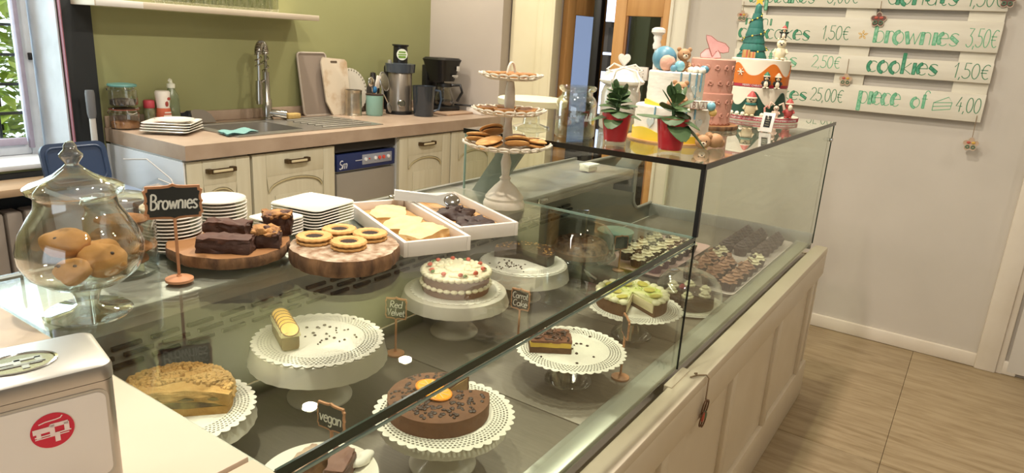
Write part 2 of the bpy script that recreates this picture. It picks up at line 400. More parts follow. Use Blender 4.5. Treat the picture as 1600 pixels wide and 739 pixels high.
# passage behind the doorway
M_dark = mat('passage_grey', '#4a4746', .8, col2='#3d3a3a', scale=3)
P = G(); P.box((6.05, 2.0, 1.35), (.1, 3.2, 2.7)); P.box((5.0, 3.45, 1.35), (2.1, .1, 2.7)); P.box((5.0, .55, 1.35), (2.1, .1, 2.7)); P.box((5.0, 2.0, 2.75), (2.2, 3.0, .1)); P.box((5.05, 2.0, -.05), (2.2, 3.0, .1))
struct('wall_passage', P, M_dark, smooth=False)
wl = tag(G().box((5.98, 3.1, 1.45), (.04, .66, 1.5)).build('window_2', mat('alu', '#777a80', .5), smooth=False), kind='structure')
G().box((5.955, 3.1, 1.45), (.01, .56, 1.4)).build('pane', emit('daylit_pane', '#c9d6f2', 2.2), wl, smooth=False)
M_pine = mat('pine_wood', '#c9995f', .5, col2='#b5834b', scale=5, contrast=.5, stretch=(6, 6, .5), bump=.05, detail=6)
M_pined = mat('pine_wood_knot', '#8a5c34', .5, col2='#9c6c3e', scale=9, stretch=(6, 6, .5))
M_dglass = glassmat('door_pane', '#b4b9bf', .08)
def wooden_door(name, wd, y0, x0, rz):
    d = bpy.data.objects.new(name, None); COL.objects.link(d); d.location = (x0, y0, 0); d.rotation_euler = (0, 0, rz); d['kind'] = 'structure'
    st = .072
    G().box((0, -st/2, 1.04), (.045, st, 2.05), .004).build('stile', M_pine, d)
    G().box((0, -wd+st/2, 1.04), (.045, st, 2.05), .004).build('stile', M_pine, d)
    for z, h in ((2.0, .13), (1.63, .16), (.14, .25)): G().box((0, -wd/2, z), (.04, wd-2*st, h), .004).build('rail', M_pine, d)
    G().box((0, -wd/2, .91), (.008, wd-2*st, 1.30)).build('pane', M_dglass, d, smooth=False)
    for s_ in (0, 1): G().box((0, -st-.006-s_*(wd-2*st-.012), .91), (.03, .012, 1.3), .003).build('bead', M_pined, d)
    return d
dd = wooden_door('door_1', .37, 1.90, 3.83, 0)
d3 = wooden_door('door_3', .37, 2.262, 3.86, radians(78))
G().box((3.87, 2.035, 1.05), (.05, .05, 2.1), .004).build('trim_8', mat('black_frame', '#191716', .4))['kind'] = 'structure'

# ceiling downlights: a row over the work aisle (seen mirrored in the glass) and rows over the shop
M_lampglow = emit('lamp_glow', '#ffe3b8', 30)
M_ring = mat('lamp_ring', '#d8d4cc', .3, .8)
def downlight(x, y, label, pw):
    t = thing('ceiling_downlight', label, 'lamp', (x, y, 2.70), 0, 'round ceiling downlights')
    G().lathe([(.018, 0), (.036, -.002), (.038, -.008), (.020, -.010), (.018, -.002)], 24, cap=False).build('ring', M_ring, t)
    G().lathe([(0, -.004), (.018, -.004)], 24, cap=False).build('diffuser', M_lampglow, t)
    l = bpy.data.lights.new('downlight_beam', 'AREA'); l.shape = 'DISK'; l.size = .08; l.energy = pw; l.color = WARM
    o = bpy.data.objects.new('downlight_beam', l); COL.objects.link(o); o.location = (0, 0, -.03); o.parent = t
for x, n_ in ((.73, 'leftmost'), (1.52, 'second'), (2.308, 'third'), (3.099, 'rightmost')): downlight(x, 2.842, n_+' round warm ceiling downlight above the sink aisle', 17)
for x, n_ in ((.45, 'nearest'), (1.35, 'middle'), (2.3, 'farthest')): downlight(x, .72, n_+' round warm ceiling downlight above the display counter', 22)
for x, n_ in ((.0, 'nearest'), (1.5, 'middle'), (3.0, 'farthest')): downlight(x, -1.2, n_+' round warm ceiling downlight above the shop floor', 9)

# ================================================================ DISPLAY COUNTER
dc = thing('display_counter', 'long white wooden counter base with framed panels under the glass case', 'counter', (1.63, .8, 0))
def dloc(g, name, m, parent=dc, **k):
    g.v = [(a-1.63, b-.8, c) for a, b, c in g.v]; return g.build(name, m, parent, **k)
dloc(G().box((1.63, .81, .31), (2.56, .75, .61)), 'body', M_white, smooth=False)
M_panel = mat('counter_white', '#d8cbb4', .4, col2='#cdbea4', scale=4, bump=.04)
for k in range(6):
    xs = .305+.495*k-.02
    x_ = max(.36, min(2.895, xs)); dloc(G().box((x_, .424, .35), (.045, .02, .40), .006), 'stile', M_panel)
for k in range(5):
    xa_, xb_ = max(.34, .305+.495*k), min(2.9, .305+.495*(k+1)-.04)
    dloc(G().box(((xa_+xb_)/2, .432, .35), (xb_-xa_, .01, .39)), 'panel', M_panel, smooth=False)
dloc(G().box((1.63, .424, .587), (2.576, .022, .095), .006), 'rail', M_panel)
dloc(G().box((1.63, .424, .08), (2.576, .022, .16), .006), 'rail', M_panel)
dloc(G().box((2.905, .81, .31), (.02, .77, .62), .004), 'end_panel', M_panel)
dloc(G().box((1.63, .438, .641), (2.58, .05, .028), .004), 'ledge', M_panel)
dloc(G().box((1.42, .462, .648), (.115, .02, .020), .002), 'ledge_block', M_panel)

fr = thing('refrigerated_display_case', 'long glass display case with steel deck and a taller far section', 'display case', (1.63, .8, .6))
def cl(g, name, m, parent=fr, **k):
    px, py, pz = (1.63, .8, .6)
    g.v = [(a-px, b-py, c-pz) for a, b, c in g.v]; return g.build(name, m, parent, **k)
# interior
for xa_, xb_ in ((.36, .597), (.60, 1.087), (1.09, 1.592), (1.595, 2.08), (2.083, 2.57), (2.573, 2.87)):
    cl(G().box(((xa_+xb_)/2, .835, .655), (xb_-xa_, .62, .010), .002), 'floor_pan', M_steel_d)
cl(G().box((1.62, .83, .645), (2.54, .67, .008)), 'pan_support', mat('pan_joint', '#cfcabd', .4), smooth=False)
cl(G().box((1.62, .505, .662), (2.52, .05, .014), .003), 'front_channel', mat('channel_steel', '#a8aa9d', .35, .6))
cl(G().box((1.255, 1.172, .82), (1.79, .012, .34)), 'back_panel', mat('back_steel', '#77756b', .45, .3), smooth=False)
M_slot = mat('vent_slot', '#151514', .6)
s0 = None
for k in range(24):
    for r in range(3):
        loc = (.48+.07*k-1.63+(.02 if r == 1 else 0), 1.163-.8, .790+.017*r-.6)
        if s0 is None: s0 = G().box((0, 0, 0), (.052, .008, .007)).build('vent_slot', M_slot, fr, loc, smooth=False)
        else:
            c = s0.copy(); COL.objects.link(c); c.parent = fr; c.location = loc
cl(G().box((1.248, 1.067, .974), (1.80, .245, .016), .003), 'deck', M_steel)
cl(G().box((1.248, .952, .966), (1.80, .014, .03), .003), 'deck_fascia', M_steel)
ls = cl(G().box((1.05, .985, .958), (1.34, .02, .010), .002), 'added_glow_strip', emit('added_glow_warm', '#fff0d8', .8))  # added glowing strip, no known fixture; hidden under the deck to brighten the interior
l = bpy.data.lights.new('added_fill_light', 'AREA'); l.shape = 'RECTANGLE'; l.size = 1.32; l.size_y = .02; l.energy = 1.7; l.color = (1, .93, .82)  # added fill light for the cakes, paired with the glowing strip
o = bpy.data.objects.new('added_fill_light', l); COL.objects.link(o); o.location = (1.05-1.63, .985-.8, .951-.6); o.rotation_euler = (radians(-12), 0, 0); o.parent = fr
cl(G().box((1.56, .942, .966), (.045, .012, .014), .005), 'latch', M_chrome)
cl(G().box((.344, .82, .82), (.006, .70, .32)), 'end_cheek', M_steel, smooth=False)
g = G(); g.M = Matrix(((1, 0, 0, 0), (0, 0, -1, 0), (0, 1, 0, 0), (0, 0, 0, 1)))
g.prism([(2.15, .645), (2.88, .645), (2.88, .712), (2.74, .712)]+arc(2.74, .772, .06, .06, 270, 180, 6)+[(2.68, .965), (2.15, .965)], -1.178, -1.166); cl(g, 'back_panel', mat('back_steel', '#77756b', .45, .3))
cl(G().tube([(2.88, 1.166, .712), (2.74, 1.166, .712)]+[(p[0], 1.166, p[1]) for p in arc(2.74, .772, .06, .06, 270, 180, 6)]+[(2.68, 1.166, .965), (2.15, 1.166, .965)], .006, 8), 'panel_rim', M_steel)
cl(G().box((2.872, .82, .678), (.012, .70, .066), .004), 'end_cheek', M_steel)
M_arm = mat('arm_steel', '#9a9c97', .35, .35)
for x_, y_ in ((1.463, 0), (2.165, -.085)):
    g = G(); g.M = Matrix(((0, 0, 1, x_), (1, 0, 0, 0), (0, 1, 0, 0), (0, 0, 0, 1)))
    g.prism([(1.105+y_, .982 if not y_ else .90), (1.03+y_, .982 if not y_ else .90), (1.03+y_, .982), (.925+y_, 1.138), (1.0+y_, 1.138), (1.105+y_, .982)][1 if not y_ else 0:], -.006, .006); cl(g, 'support_arm', M_arm, smooth=False)
    cl(G().box((x_, .965+y_, 1.139), (.05, .10, .005), .001), 'arm_plate', M_steel)
# glass
cl(G().box((.886, .83, .985), (1.092, .72, .006)), 'deck_glass', M_glass, smooth=False)
cl(G().box((.886, .473, .826), (1.088, .006, .312)), 'front_glass', M_glass, smooth=False)
cl(G().box((2.161, .473, .906), (1.452, .006, .478)), 'front_glass', M_glass, smooth=False)
cl(G().box((1.434, .795, 1.064), (.006, .638, .15)), 'near_glass', M_glass, smooth=False)
cl(G().box((2.884, .795, .905), (.006, .638, .472)), 'far_glass', M_glass, smooth=False)
cl(G().box((2.16, .792, 1.145), (1.462, .648, .010)), 'top_glass', M_tglass, smooth=False)
E_ = G(); E_.box((.886, .4685, .986), (1.092, .003, .008)); E_.box((.886, .4735, .9795), (1.092, .009, .0045)); cl(E_, 'glass_edge', M_gedge, smooth=False)
cl(G().box((.886, .4680, .974), (1.092, .0025, .003)), 'glass_edge', M_gedge2, smooth=False)
cl(G().box((1.4315, .71, .986), (.003, .48, .006)), 'glass_edge', M_gedge2, smooth=False)
E_ = G(); E_.box((1.4275, .792, 1.1445), (.004, .650, .0125)); E_.box((2.16, .4665, 1.1445), (1.466, .004, .0125)); cl(E_, 'glass_edge', mat('top_edge', '#14130f', .25), smooth=False)
E_ = G(); E_.box((1.433, .470, 1.064), (.010, .010, .15)); cl(E_, 'corner_seal', mat('seal_black', '#171513', .4), smooth=False)
cl(G().box((1.433, .4695, .825), (.0025, .004, .31)), 'corner_seal', mat('seal_black', '#171513', .4), smooth=False)
cl(G().box((2.8875, .4695, .906), (.003, .004, .478)), 'glass_edge', M_gedge, smooth=False)
cl(G().box((1.434, 1.1145, 1.064), (.006, .003, .15)), 'glass_edge', M_gedge2, smooth=False)
cl(G().box((2.86, .466, 1.085), (.022, .012, .014), .003), 'hinge', M_chrome)

# beige ledge at the near end
M_tilebeige = mat('ledge_beige', '#c8b49d', .4, col2='#c0ab93', scale=8, bump=.02)
lg = thing('counter_ledge', 'beige tiled ledge at the near end of the display case', 'counter', (.0, .8, 0))
G().box((.119, .10, .974), (.44, .788, .03), .002).build('slab', M_tilebeige, lg)
G().box((.119, -.70, .974), (.44, .80, .03), .002).build('slab', M_tilebeige, lg)
G().box((.118, -.30, .478), (.42, 1.58, .956)).build('body', M_white, lg, smooth=False)

# ================================================================ KITCHEN RUN
M_top = mat('worktop_laminate', '#b5a08c', .35, col2='#9f8874', scale=7, contrast=.45, bump=.02, detail=7)
def wl_(g, o): g.v = [(a-o[0], b-o[1], c-o[2]) for a, b, c in g.v]; return g
wt = thing('kitchen_worktop', 'beige stone-look worktop running along the green wall', 'worktop', (2.59, 2.9, .84))
O = (2.59, 2.9, .84)
# top is built around the sink cut-out (x 1.82-2.66, y 2.66-3.08)
g = G(); g.box((1.668, 2.893, .87), (.304, .63, .06)); g.box((3.17, 2.893, .87), (1.0, .63, .06)); g.box((2.245, 2.622, .87), (.85, .088, .06)); g.box((2.245, 3.145, .87), (.85, .126, .06))
wl_(g, O).build('top', M_top, wt, smooth=False)
tag(G().box((2.59, 3.1975, .9255), (2.14, .02, .05), .003).build('worktop_upstand', M_top), 'low beige upstand strip behind the worktop along the green wall', 'upstand')
M_cab = mat('cabinet_ash', '#cfc8b0', .5, col2='#c2b99e', scale=5, contrast=.6, stretch=(9, 9, .6), bump=.08, detail=7)
M_caba = mat('cabinet_ash_shade', '#b9ac86', .55)
M_brass = mat('aged_brass', '#6d5a42', .4, .8, col2='#4e3f2c', scale=60)
M_hnd = mat('handle_cream', '#d6c7a2', .4)
def cabinet(x0, x1, label, handle=True, arch=True, top=.84):
    wd = x1-x0; t = thing('base_cabinet', label, 'cabinet', ((x0+x1)/2, 2.9, 0))
    G().box((0, 0, (top+.10)/2), (wd-.004, .56, top-.10)).build('carcass', mat('carcass_white', '#dcdcd8', .5), t, smooth=False)
    G().box((0, -.25, .05), (wd-.004, .02, .1)).build('plinth', M_caba, t, smooth=False)
    d = G().box((0, -.288, .468), (wd-.008, .014, .722), .003).build('door', M_cab, t)
    s_ = .07
    g = G()
    for sx in (-1, 1): g.box((sx*(wd/2-.004-s_/2), -.299, .468), (s_, .008, .722), .003)
    g.box((0, -.299, .145), (wd-.008-2*s_, .008, .076), .003); g.box((0, -.299, .775), (wd-.008-2*s_, .008, .107), .003)
    g.build('door_frame', M_cab, d)
    if arch:
        iw = wd-.008-2*s_; ap = [(-iw/2, .725)]+[(p[0], p[1]) for p in arc(0, .655, iw/2-.008, .055, 180, 0, 16)]+[(iw/2, .725)]
        g = G(); g.M = Matrix(((1, 0, 0, 0), (0, 0, -1, 0), (0, 1, 0, 0), (0, 0, 0, 1))); g.prism(ap[::-1], .295, .303)
        g.build('arch_rail', M_cab, d)
        G().tube([(p[0], -.302, p[1]) for p in arc(0, .65, iw/2-.012, .053, 180, 0, 16)], .004, 6).build('arch_bead', M_caba, d)
        G().box((0, -.298, .42), (iw-.09, .008, .42), .003).build('raised_panel', M_cab, d)
    if handle:
        h = G()
        for sx in (-1, 1): h.box((sx*.055, -.315, .785), (.022, .026, .02), .003)
        hb = h.build('handle', M_brass, d)
        G().box((0, -.328, .785), (.09, .008, .012), .003).build('grip', M_hnd, hb)
        G().tube([(-.05, -.329, .793), (.05, -.329, .793)], .0028, 6).tube([(-.05, -.329, .777), (.05, -.329, .777)], .0028, 6).build('grip_rim', M_brass, hb)
    return t
cabinet(1.523, 1.825, 'narrow cream ash base cabinet at the left end of the sink run')
cabinet(1.829, 2.302, 'wide cream ash base cabinet between narrow cabinet and dishwasher', top=.72)
cabinet(2.752, 3.195, 'cream ash base cabinet with arched door right of the dishwasher')
cabinet(3.199, 3.66, 'cream ash base cabinet in the corner by the grey wall')
tag(G().box((1.519, 2.9, .43), (.006, .60, .80)).build('cabinet_end_panel', mat('side_white', '#dfe2e6', .4), smooth=False), 'plain white end panel on the left side of the sink run', 'panel')
# dishwasher
M_navy = mat('navy_panel', '#23305e', .35)
dw = thing('dishwasher', 'steel undercounter dishwasher with a dark blue control strip', 'dishwasher', (2.527, 2.9, 0))
G().box((0, .01, .41), (.415, .54, .72), .004).build('body', M_steel, dw)
G().box((0, -.275, .38), (.41, .03, .60), .006).build('door', mat('dw_door', '#a8a196', .45, .4, col2='#9a9388', scale=3), dw)
cp = G().box((0, -.280, .735), (.41, .024, .085), .003).build('control_panel', M_navy, dw)
G().box((.07, -.294, .738), (.215, .004, .052), .002).build('button_plate', mat('plate_grey', '#9fa3b0', .35, .3), cp)
for i, (x_, c_) in enumerate(((-.015, '#e8e8ea'), (.012, '#d24a34'), (.055, '#e8e8ea'), (.085, '#d9584a'), (.115, '#d9584a'), (.15, '#e8e8ea'))):
    gg = G(); gg.at((x_, -.296, .740), rx=pi/2); gg.lathe([(.010 if i != 1 else .004, 0), (.009 if i != 1 else .003, .006), (0, .007)], 14); gg.build('button', mat('button%d' % i, c_, .3), cp)
lt, _, _ = lettering('Sm', .045, .005, slant=.25); lt.v = [(a-.195, b-.2935, c+.705) for a, b, c in lt.v]; lt.build('lettering', mat('ink_white', '#d8dae2', .5), cp, smooth=False)
G().box((-.055, -.2935, .738), (.055, .0015, .003)).build('lettering', mat('ink_white', '#d8dae2', .5), cp, smooth=False)
tag(G().box((2.527, 2.87, .81), (.43, .5, .045)).build('dishwasher_gap_board', mat('gap_dark', '#2b2826', .7), smooth=False), 'dark board in the gap above the dishwasher', 'board')

# sink
M_sink = mat('sink_steel', '#a09b92', .32, .7, col2='#928d84', scale=10, bump=.02)
sk = thing('kitchen_sink', 'inset stainless steel sink with ribbed drainer on the right', 'sink', (2.24, 2.87, .9))
O = (2.24, 2.87, .9)
g = G()
bx0, bx1, by0, by1 = 1.86, 2.22, 2.72, 3.02
g.box((1.835, 2.87, .902), (.05, .43, .006)); g.box((2.455, 2.87, .9005), (.47, .43, .006)); g.box((2.04, 2.687, .902), (.36, .065, .006)); g.box((2.04, 3.053, .902), (.36, .065, .006))
wl_(g, O).build('rim', M_sink, sk, smooth=False)
bw = [rrect(.36, .30, .05, 5), rrect(.34, .28, .07, 5), rrect(.26, .20, .08, 5)]
g = G(); vs2 = []; n = len(bw[0])
for P_, z in zip(bw, (.003, -.14, -.165)): vs2 += [(p[0]-.2, p[1], z) for p in P_]
g.add(vs2, [(k*n+i, k*n+(i+1) % n, (k+1)*n+(i+1) % n, (k+1)*n+i) for k in range(2) for i in range(n)]+[list(range(2*n, 3*n))])
g.build('bowl', M_sink, sk)
for k in range(6): wl_(G().tube([(2.33+.0*k, 2.72+.055*k, .9035), (2.64, 2.70+.06*k, .9035)], .007, 6), O).build('drainer_rib', M_sink, sk)
# faucet
fc = thing('spring_faucet', 'tall chrome pull-down spring faucet behind the sink', 'faucet', (2.29, 3.1, .905))
M_ch = mat('faucet_chrome', '#b5b2ab', .2, 1)
G().lathe([(.03, 0), (.03, .006), (.024, .01), (.024, .10), (.017, .11), (.017, .24)], 20).build('body', M_ch, fc)
gg = G(); gg.tube([(0, 0, .035), (.05, -.05, .028)], .019, 14); gg.tube([(.05, -.05, .028), (.07, -.07, .025)], .022, 14); gg.build('lever', M_ch, fc)
hose = [(0, 0, .24), (0, 0, .33)]+[(-.035+.035*cos(radians(a)), -.02+.02*cos(radians(a)), .33+.05*sin(radians(a))) for a in range(15, 181, 15)]+[(-.07, -.04, .27), (-.075, -.045, .2)]
G().tube(hose, .008, 8).build('hose', M_ch, fc)
sp = []
def interp(P, t):
    t *= len(P)-1; i = min(int(t), len(P)-2); a, b = Vector(P[i]), Vector(P[i+1]); return a.lerp(b, t-i), (b-a).normalized()
for i in range(360):
    p, t = interp(hose[:-1], i/359); a_ = 2*pi*i/12
    n_ = Vector((0, 1, 0)); n_ = (n_-t*n_.dot(t)).normalized(); b_ = t.cross(n_); sp.append(p+.0165*(cos(a_)*n_+sin(a_)*b_))
G().tube(sp, .003, 5).build('spring', M_ch, fc)
gg = G(); gg.tube([(-.075, -.045, .2), (-.078, -.047, .10)], [.016, .019], 14); gg.tube([(-.078, -.047, .10), (-.078, -.047, .085)], .016, 14); gg.build('spray_head', M_ch, fc)
G().tube([(0, 0, .2), (-.04, -.02, .195), (-.075, -.045, .17)], .007, 8).build('holder_arm', M_ch, fc)

# things on the worktop
Z = .9
M_teal = mat('teal_lid', '#649690', .4); M_rust = mat('rubber_rust', '#a35a4a', .5); M_nut = mat('nuts', '#a8794f', .6, col2='#8a5c38', scale=60, contrast=.3)
def clip_jar(name, label, loc, lidm, r, h, fill, fillh, lid=True):
    t = thing(name, label, 'jar', loc)
    G().lathe([(0, .002), (r-.004, .002), (r, .01), (r, h*.78), (r*.86, h*.86), (r*.88, h*.94)], 28, cap=False).build('glass_body', M_clear, t)
    G().lathe([(r*.9, h*.93), (r*.98, h*.94), (r*.98, h*.965), (r*.9, h*.97)], 28).build('seal', lidm if lid else M_rust, t)
    G().lathe([(r*.98, h*.97), (r*1.02, h*.985), (r*.98, h*1.06), (r*.5, h*1.10), (0, h*1.11)], 28).build('lid', lidm if lid else M_clear, t)
    G().lathe([(0, .006), (r-.006, .006), (r-.006, fillh), (r*.4, fillh+.006), (0, fillh+.004)], 22, wob=lambda a, j: 1+.02*sin(7*a)).build('contents', fill, t)
    G().tube([(r*.3, -r*.98, h*.94), (r*.32, -r*1.1, h*.84), (0, -r*1.12, h*.78), (-r*.32, -r*1.1, h*.84), (-r*.3, -r*.98, h*.94)], .0022, 6).build('clip', M_chrome, t)
    G().tube([(-r*1.0, 0, h*.94), (-r*1.18, -.005, h*.86), (-r*1.1, 0, h*.78)], .003, 6).build('hinge', M_chrome, t)
    return t
clip_jar('clip_jar', 'clip-top glass jar with nuts standing on the worktop under another jar', (1.575, 3.135, Z), M_rust, .062, .090, M_nut, .030, False)
clip_jar('clip_jar', 'clip-top glass jar with teal lid stacked on another jar', (1.575, 3.135, Z+.101), M_teal, .058, .088, mat('dark_tea', '#4a4038', .8), .025)
t = thing('spice_jar', 'small glass spice jar with a red cap', 'jar', (1.69, 3.14, Z))
G().lathe([(0, 0), (.022, 0), (.024, .01), (.024, .075), (.018, .09)], 20).build('jar_body', mat('herb_glass', '#5a5a40', .25, col2='#8a8b6a', scale=50, coat=.4), t)
G().lathe([(.022, .085), (.024, .088), (.024, .115), (.02, .12), (0, .12)], 20).build('cap', mat('red_cap', '#b5404a', .4), t)
t = thing('salt_shaker_bottle', 'white and red plastic salt dispenser beside the soap bottle', 'bottle', (1.745, 3.12, Z))
M_wp = mat('white_plastic', '#e6ded4', .4)
G().lathe([(0, 0), (.03, 0), (.033, .01), (.031, .05), (.027, .09), (.031, .13), (.033, .155), (.028, .162), (0, .162)], 24).build('bottle_body', M_wp, t)
G().lathe([(.0335, .03), (.0322, .05), (.0285, .085)], 24, cap=False).build('label_band', mat('orange_red', '#cf6a4a', .5), t)
gg = G(); gg.box((0, -.0325, .052), (.036, .001, .007)); gg.box((.002, -.0318, .066), (.03, .001, .006)); gg.build('label_print', mat('print_white', '#f0e2d6', .5), t, smooth=False)
gg = G(); gg.ell((.002, -.0285, .105), (.008, .003, .013), 12, 8); gg.ell((.012, -.029, .128), (.009, .003, .007), 12, 8); gg.build('label_figure', mat('print_red', '#9c3f35', .5), t)
t = thing('soap_bottle', 'clear green dish soap bottle with a pump top', 'bottle', (1.80, 3.14, Z))
G().lathe([(0, 0), (.03, 0), (.033, .012), (.033, .11), (.03, .14), (.016, .165), (.014, .175)], 24).build('bottle_body', mat('soap_green', '#8d9a72', .15, col2='#a3ae8a', scale=25, coat=.5, trans=.5), t)
G().lathe([(.017, .172), (.018, .176), (.018, .19), (.008, .195), (.006, .21), (0, .212)], 18).tube([(0, 0, .208), (-.012, -.014, .212), (-.02, -.022, .206)], .005, 8).build('pump', mat('pump_white', '#dcdccb', .35), t)
g = G().ell((0, 0, .028), (.045, .03, .03), 18, 12, .02, 30, 3, flat=0)
tag(g.build('black_scourer', mat('scourer_black', '#25262a', .8, col2='#34363c', scale=60, bump=.5), loc=(1.89, 3.15, Z)), 'crumpled black scouring pad behind the white plates', 'scourer')
t = thing('drain_cover', 'dull grey plastic sink board leaning by the back of the bowl', 'board', (1.95, 3.11, .905), 0)
gg = G(); gg.M = Matrix.Rotation(radians(72), 4, 'X'); gg.prism([(-.07, 0), (.05, 0), (.03, .04), (.0, .062), (-.05, .066), (-.07, .06)], -.004, .004); gg.build('board', mat('dull_grey', '#857c70', .6), t)
# square plates at left
M_por = mat('porcelain', '#e4ddd0', .18, coat=.3); M_porb = mat('porcelain_b', '#dcd5c8', .2, coat=.3)
def square_plate(sz, hgt=.012):
    g = G(); ns = []; L = [(sz*.62, 0, .02), (sz*.66, 0.002, .02), (sz, hgt, .018), (sz*.985, hgt+.002, .018), (sz*.70, .005, .016)]
    vs3 = []; nn = 24
    for s_, z, r in L:
        P_ = rrect(s_, s_, min(r, s_*.2), 5); nn = len(P_); vs3 += [(p[0], p[1], z) for p in P_]
    fs = [(k*nn+i, k*nn+(i+1) % nn, (k+1)*nn+(i+1) % nn, (k+1)*nn+i) for k in range(len(L)-1) for i in range(nn)]
    fs += [list(range(nn))[::-1], list(range((len(L)-1)*nn, len(L)*nn))]
    return g.add(vs3, fs)
g = square_plate(.205, .016)
sp0 = tag(g.build('square_plate', M_por, loc=(1.672, 2.93, Z)), 'bottom white square plate of the pile by the sink', 'plate', 'square plates by the sink')
sp0.rotation_euler.z = radians(38)
for k, lb in ((1, 'second white square plate from below in the pile by the sink'), (2, 'third white square plate from below in the pile by the sink'), (3, 'topmost white square plate of the pile by the sink, under a round saucer')):
    c = copy_tree(sp0, None, (1.672+.004*k, 2.93+.005*k, Z+.0105*k), radians(38+2*k), lb)
def round_plate(r, h=.012): return G().lathe([(0, 0), (r*.6, 0), (r*.62, .002), (r, h), (r*.985, h+.002), (r*.62, .005), (0, .0045)], 36)
tag(round_plate(.082).build('saucer', M_por, loc=(1.70, 2.95, Z+.0425)), 'white round saucer on top of the square plates by the sink', 'saucer')
# cloth, sponge
g = G(); nx, ny = 14, 8
pts = [(.17*(i/nx-.5)+.02*(j/ny-.5), .11*(j/ny-.5)+.02*(i/nx-.5), .004+.004*noise.noise(Vector((i*.35, j*.5, 2)))+.004*(sin(i*.7)+1)) for i in range(nx+1) for j in range(ny+1)]
g.add(pts, [(i*(ny+1)+j, (i+1)*(ny+1)+j, (i+1)*(ny+1)+j+1, i*(ny+1)+j+1) for i in range(nx) for j in range(ny)])
g.add([(a, b, max(0, c-.006)) for a, b, c in pts], [(i*(ny+1)+j, (i+1)*(ny+1)+j, (i+1)*(ny+1)+j+1, i*(ny+1)+j+1) for i in range(nx) for j in range(ny)])
c = tag(g.build('dish_cloth', mat('cloth_teal', '#78a19b', .9, bump=.3, bscale=300), loc=(1.875, 2.75, .906)), 'folded teal dish cloth at the front edge of the sink', 'cloth')
tag(G().box((0, 0, .014), (.085, .05, .028), .006).build('sponge', mat('sponge_yellow', '#c2a566', .95, col2='#b3945a', scale=80, bump=.4), loc=(2.41, 3.055, .906)), 'yellow sponge behind the sink drainer', 'sponge')
# boards leaning on the wall
def leaning(name, label, poly, th, m, loc, lean, rz=0):
    t = thing(name, label, 'board', loc, rz)
    g = G(); g.M = Matrix.Rotation(radians(90-lean), 4, 'X'); g.prism(poly, -th/2, th/2)
    return t, g
t, g = leaning('baking_tray', 'brown-grey flat tray leaning on the green wall behind the cutting board', rrect(.20, .345, .02, 4, 0, .1725), .008, None, (2.665, 3.145, Z), 9)
g.build('tray_plate', mat('tray_taupe', '#8f8174', .5), t)
g2 = G(); g2.M = Matrix.Rotation(radians(81), 4, 'X'); g2.tube([(p[0], p[1], .004) for p in rrect(.2, .345, .02, 4, 0, .1725)], .006, 6, closed=True); g2.build('rim', mat('tray_rim', '#b3a698', .45), t)
t, g = leaning('cutting_board', 'stained white plastic cutting board with a handle slot, leaning', [(-.05, .0), (.09, 0), (.10, .30), (.085, .315), (-.075, .325), (-.09, .30), (-.09, .08)], .01, None, (2.79, 3.105, Z), 10)
M_cb = mat('stained_plastic', '#d0c2ac', .5, col2='#a98253', scale=9, contrast=.35)
M_cb.node_tree.nodes['Color Ramp'].color_ramp.elements[0].position = .47; M_cb.node_tree.nodes['Color Ramp'].color_ramp.elements[1].position = .70
cbp = g.build('board', M_cb, t)
g2 = G(); g2.M = Matrix.Rotation(radians(80), 4, 'X'); g2.prism(rrect(.05, .012, .005, 3, .0, .30), .0052, .006); g2.build('slot', mat('slot_dark', '#5a4c3c', .6), t)
t = thing('lace_cake_board', 'round white board with lace edge leaning behind the can', 'board', (2.93, 3.165, Z), 0)
g = G(); g.M = Matrix.Translation((0, 0, .13)) @ Matrix.Rotation(radians(82), 4, 'X')
n_ = 36; g.prism([(.128*(1+.035*abs(sin(n_*a/2)))*cos(a), .128*(1+.035*abs(sin(n_*a/2)))*sin(a)) for a in [2*pi*i/216 for i in range(216)]], -.002, .002)
g.build('board', mat('board_white', '#d3cbba', .6), t)
for k in range(36):
    a = 2*pi*k/36
    if sin(a) > -.1:
        g = G(); g.M = Matrix.Translation((0, 0, .13)) @ Matrix.Rotation(radians(82), 4, 'X') @ Matrix.Translation((.121*cos(a), .121*sin(a), .002)); g.lathe([(0, .0012), (.0045, .0012), (.0045, 0)], 8, cap=False); g.build('lace_hole', mat('hole_shadow', '#7d7864', .8), t)
t = thing('tin_can', 'open ribbed tin can with cream patches on the worktop', 'can', (2.845, 3.05, Z))
M_tin = mat('tin', '#a79d8c', .3, .85, col2='#c8b9a0', scale=12, contrast=.2)
G().lathe([(0, 0), (.05, 0), (.05, .006), (.048, .01)]+[(.048+.001*(k % 2), .02+.008*k) for k in range(14)]+[(.048, .136), (.050, .14), (.050, .146), (.047, .146), (.046, .02), (0, .02)], 32).build('can_body', M_tin, t)
t = thing('utensil_pot', 'teal enamel pot holding spoons beside the tin can', 'pot', (2.955, 2.99, Z))
G().lathe([(0, 0), (.045, 0), (.05, .008), (.05, .118), (.047, .12), (.046, .01), (0, .01)], 28).build('pot_body', mat('teal_enamel', '#88ada1', .35, col2='#7da397', scale=10), t)
G().lathe([(.048, .118), (.052, .119), (.052, .126), (.047, .126)], 28).build('rim', mat('rim_dark', '#3a2d26', .4), t)
def spoon(name, label, loc, pts, bowl, m, br=(.017, .008, .024)):
    t = thing(name, label, 'utensil', loc, 0, 'utensils in the teal pot')
    G().tube(pts, .0035, 6).build('shaft', m, t); G().ell(bowl, br, 16, 10).build('bowl', m, t)
spoon('spoon', 'shiny steel spoon with round bowl up, left side of teal pot', (2.955, 2.99, Z), [(0.01, 0, .02), (-.03, -.01, .17)], (-.037, -.012, .195), M_chrome, (.024, .009, .03))
t = thing('serving_spoon', 'long grey serving spoon hanging over the front of the teal pot', 'utensil', (2.955, 2.99, Z), 0, 'utensils in the teal pot')
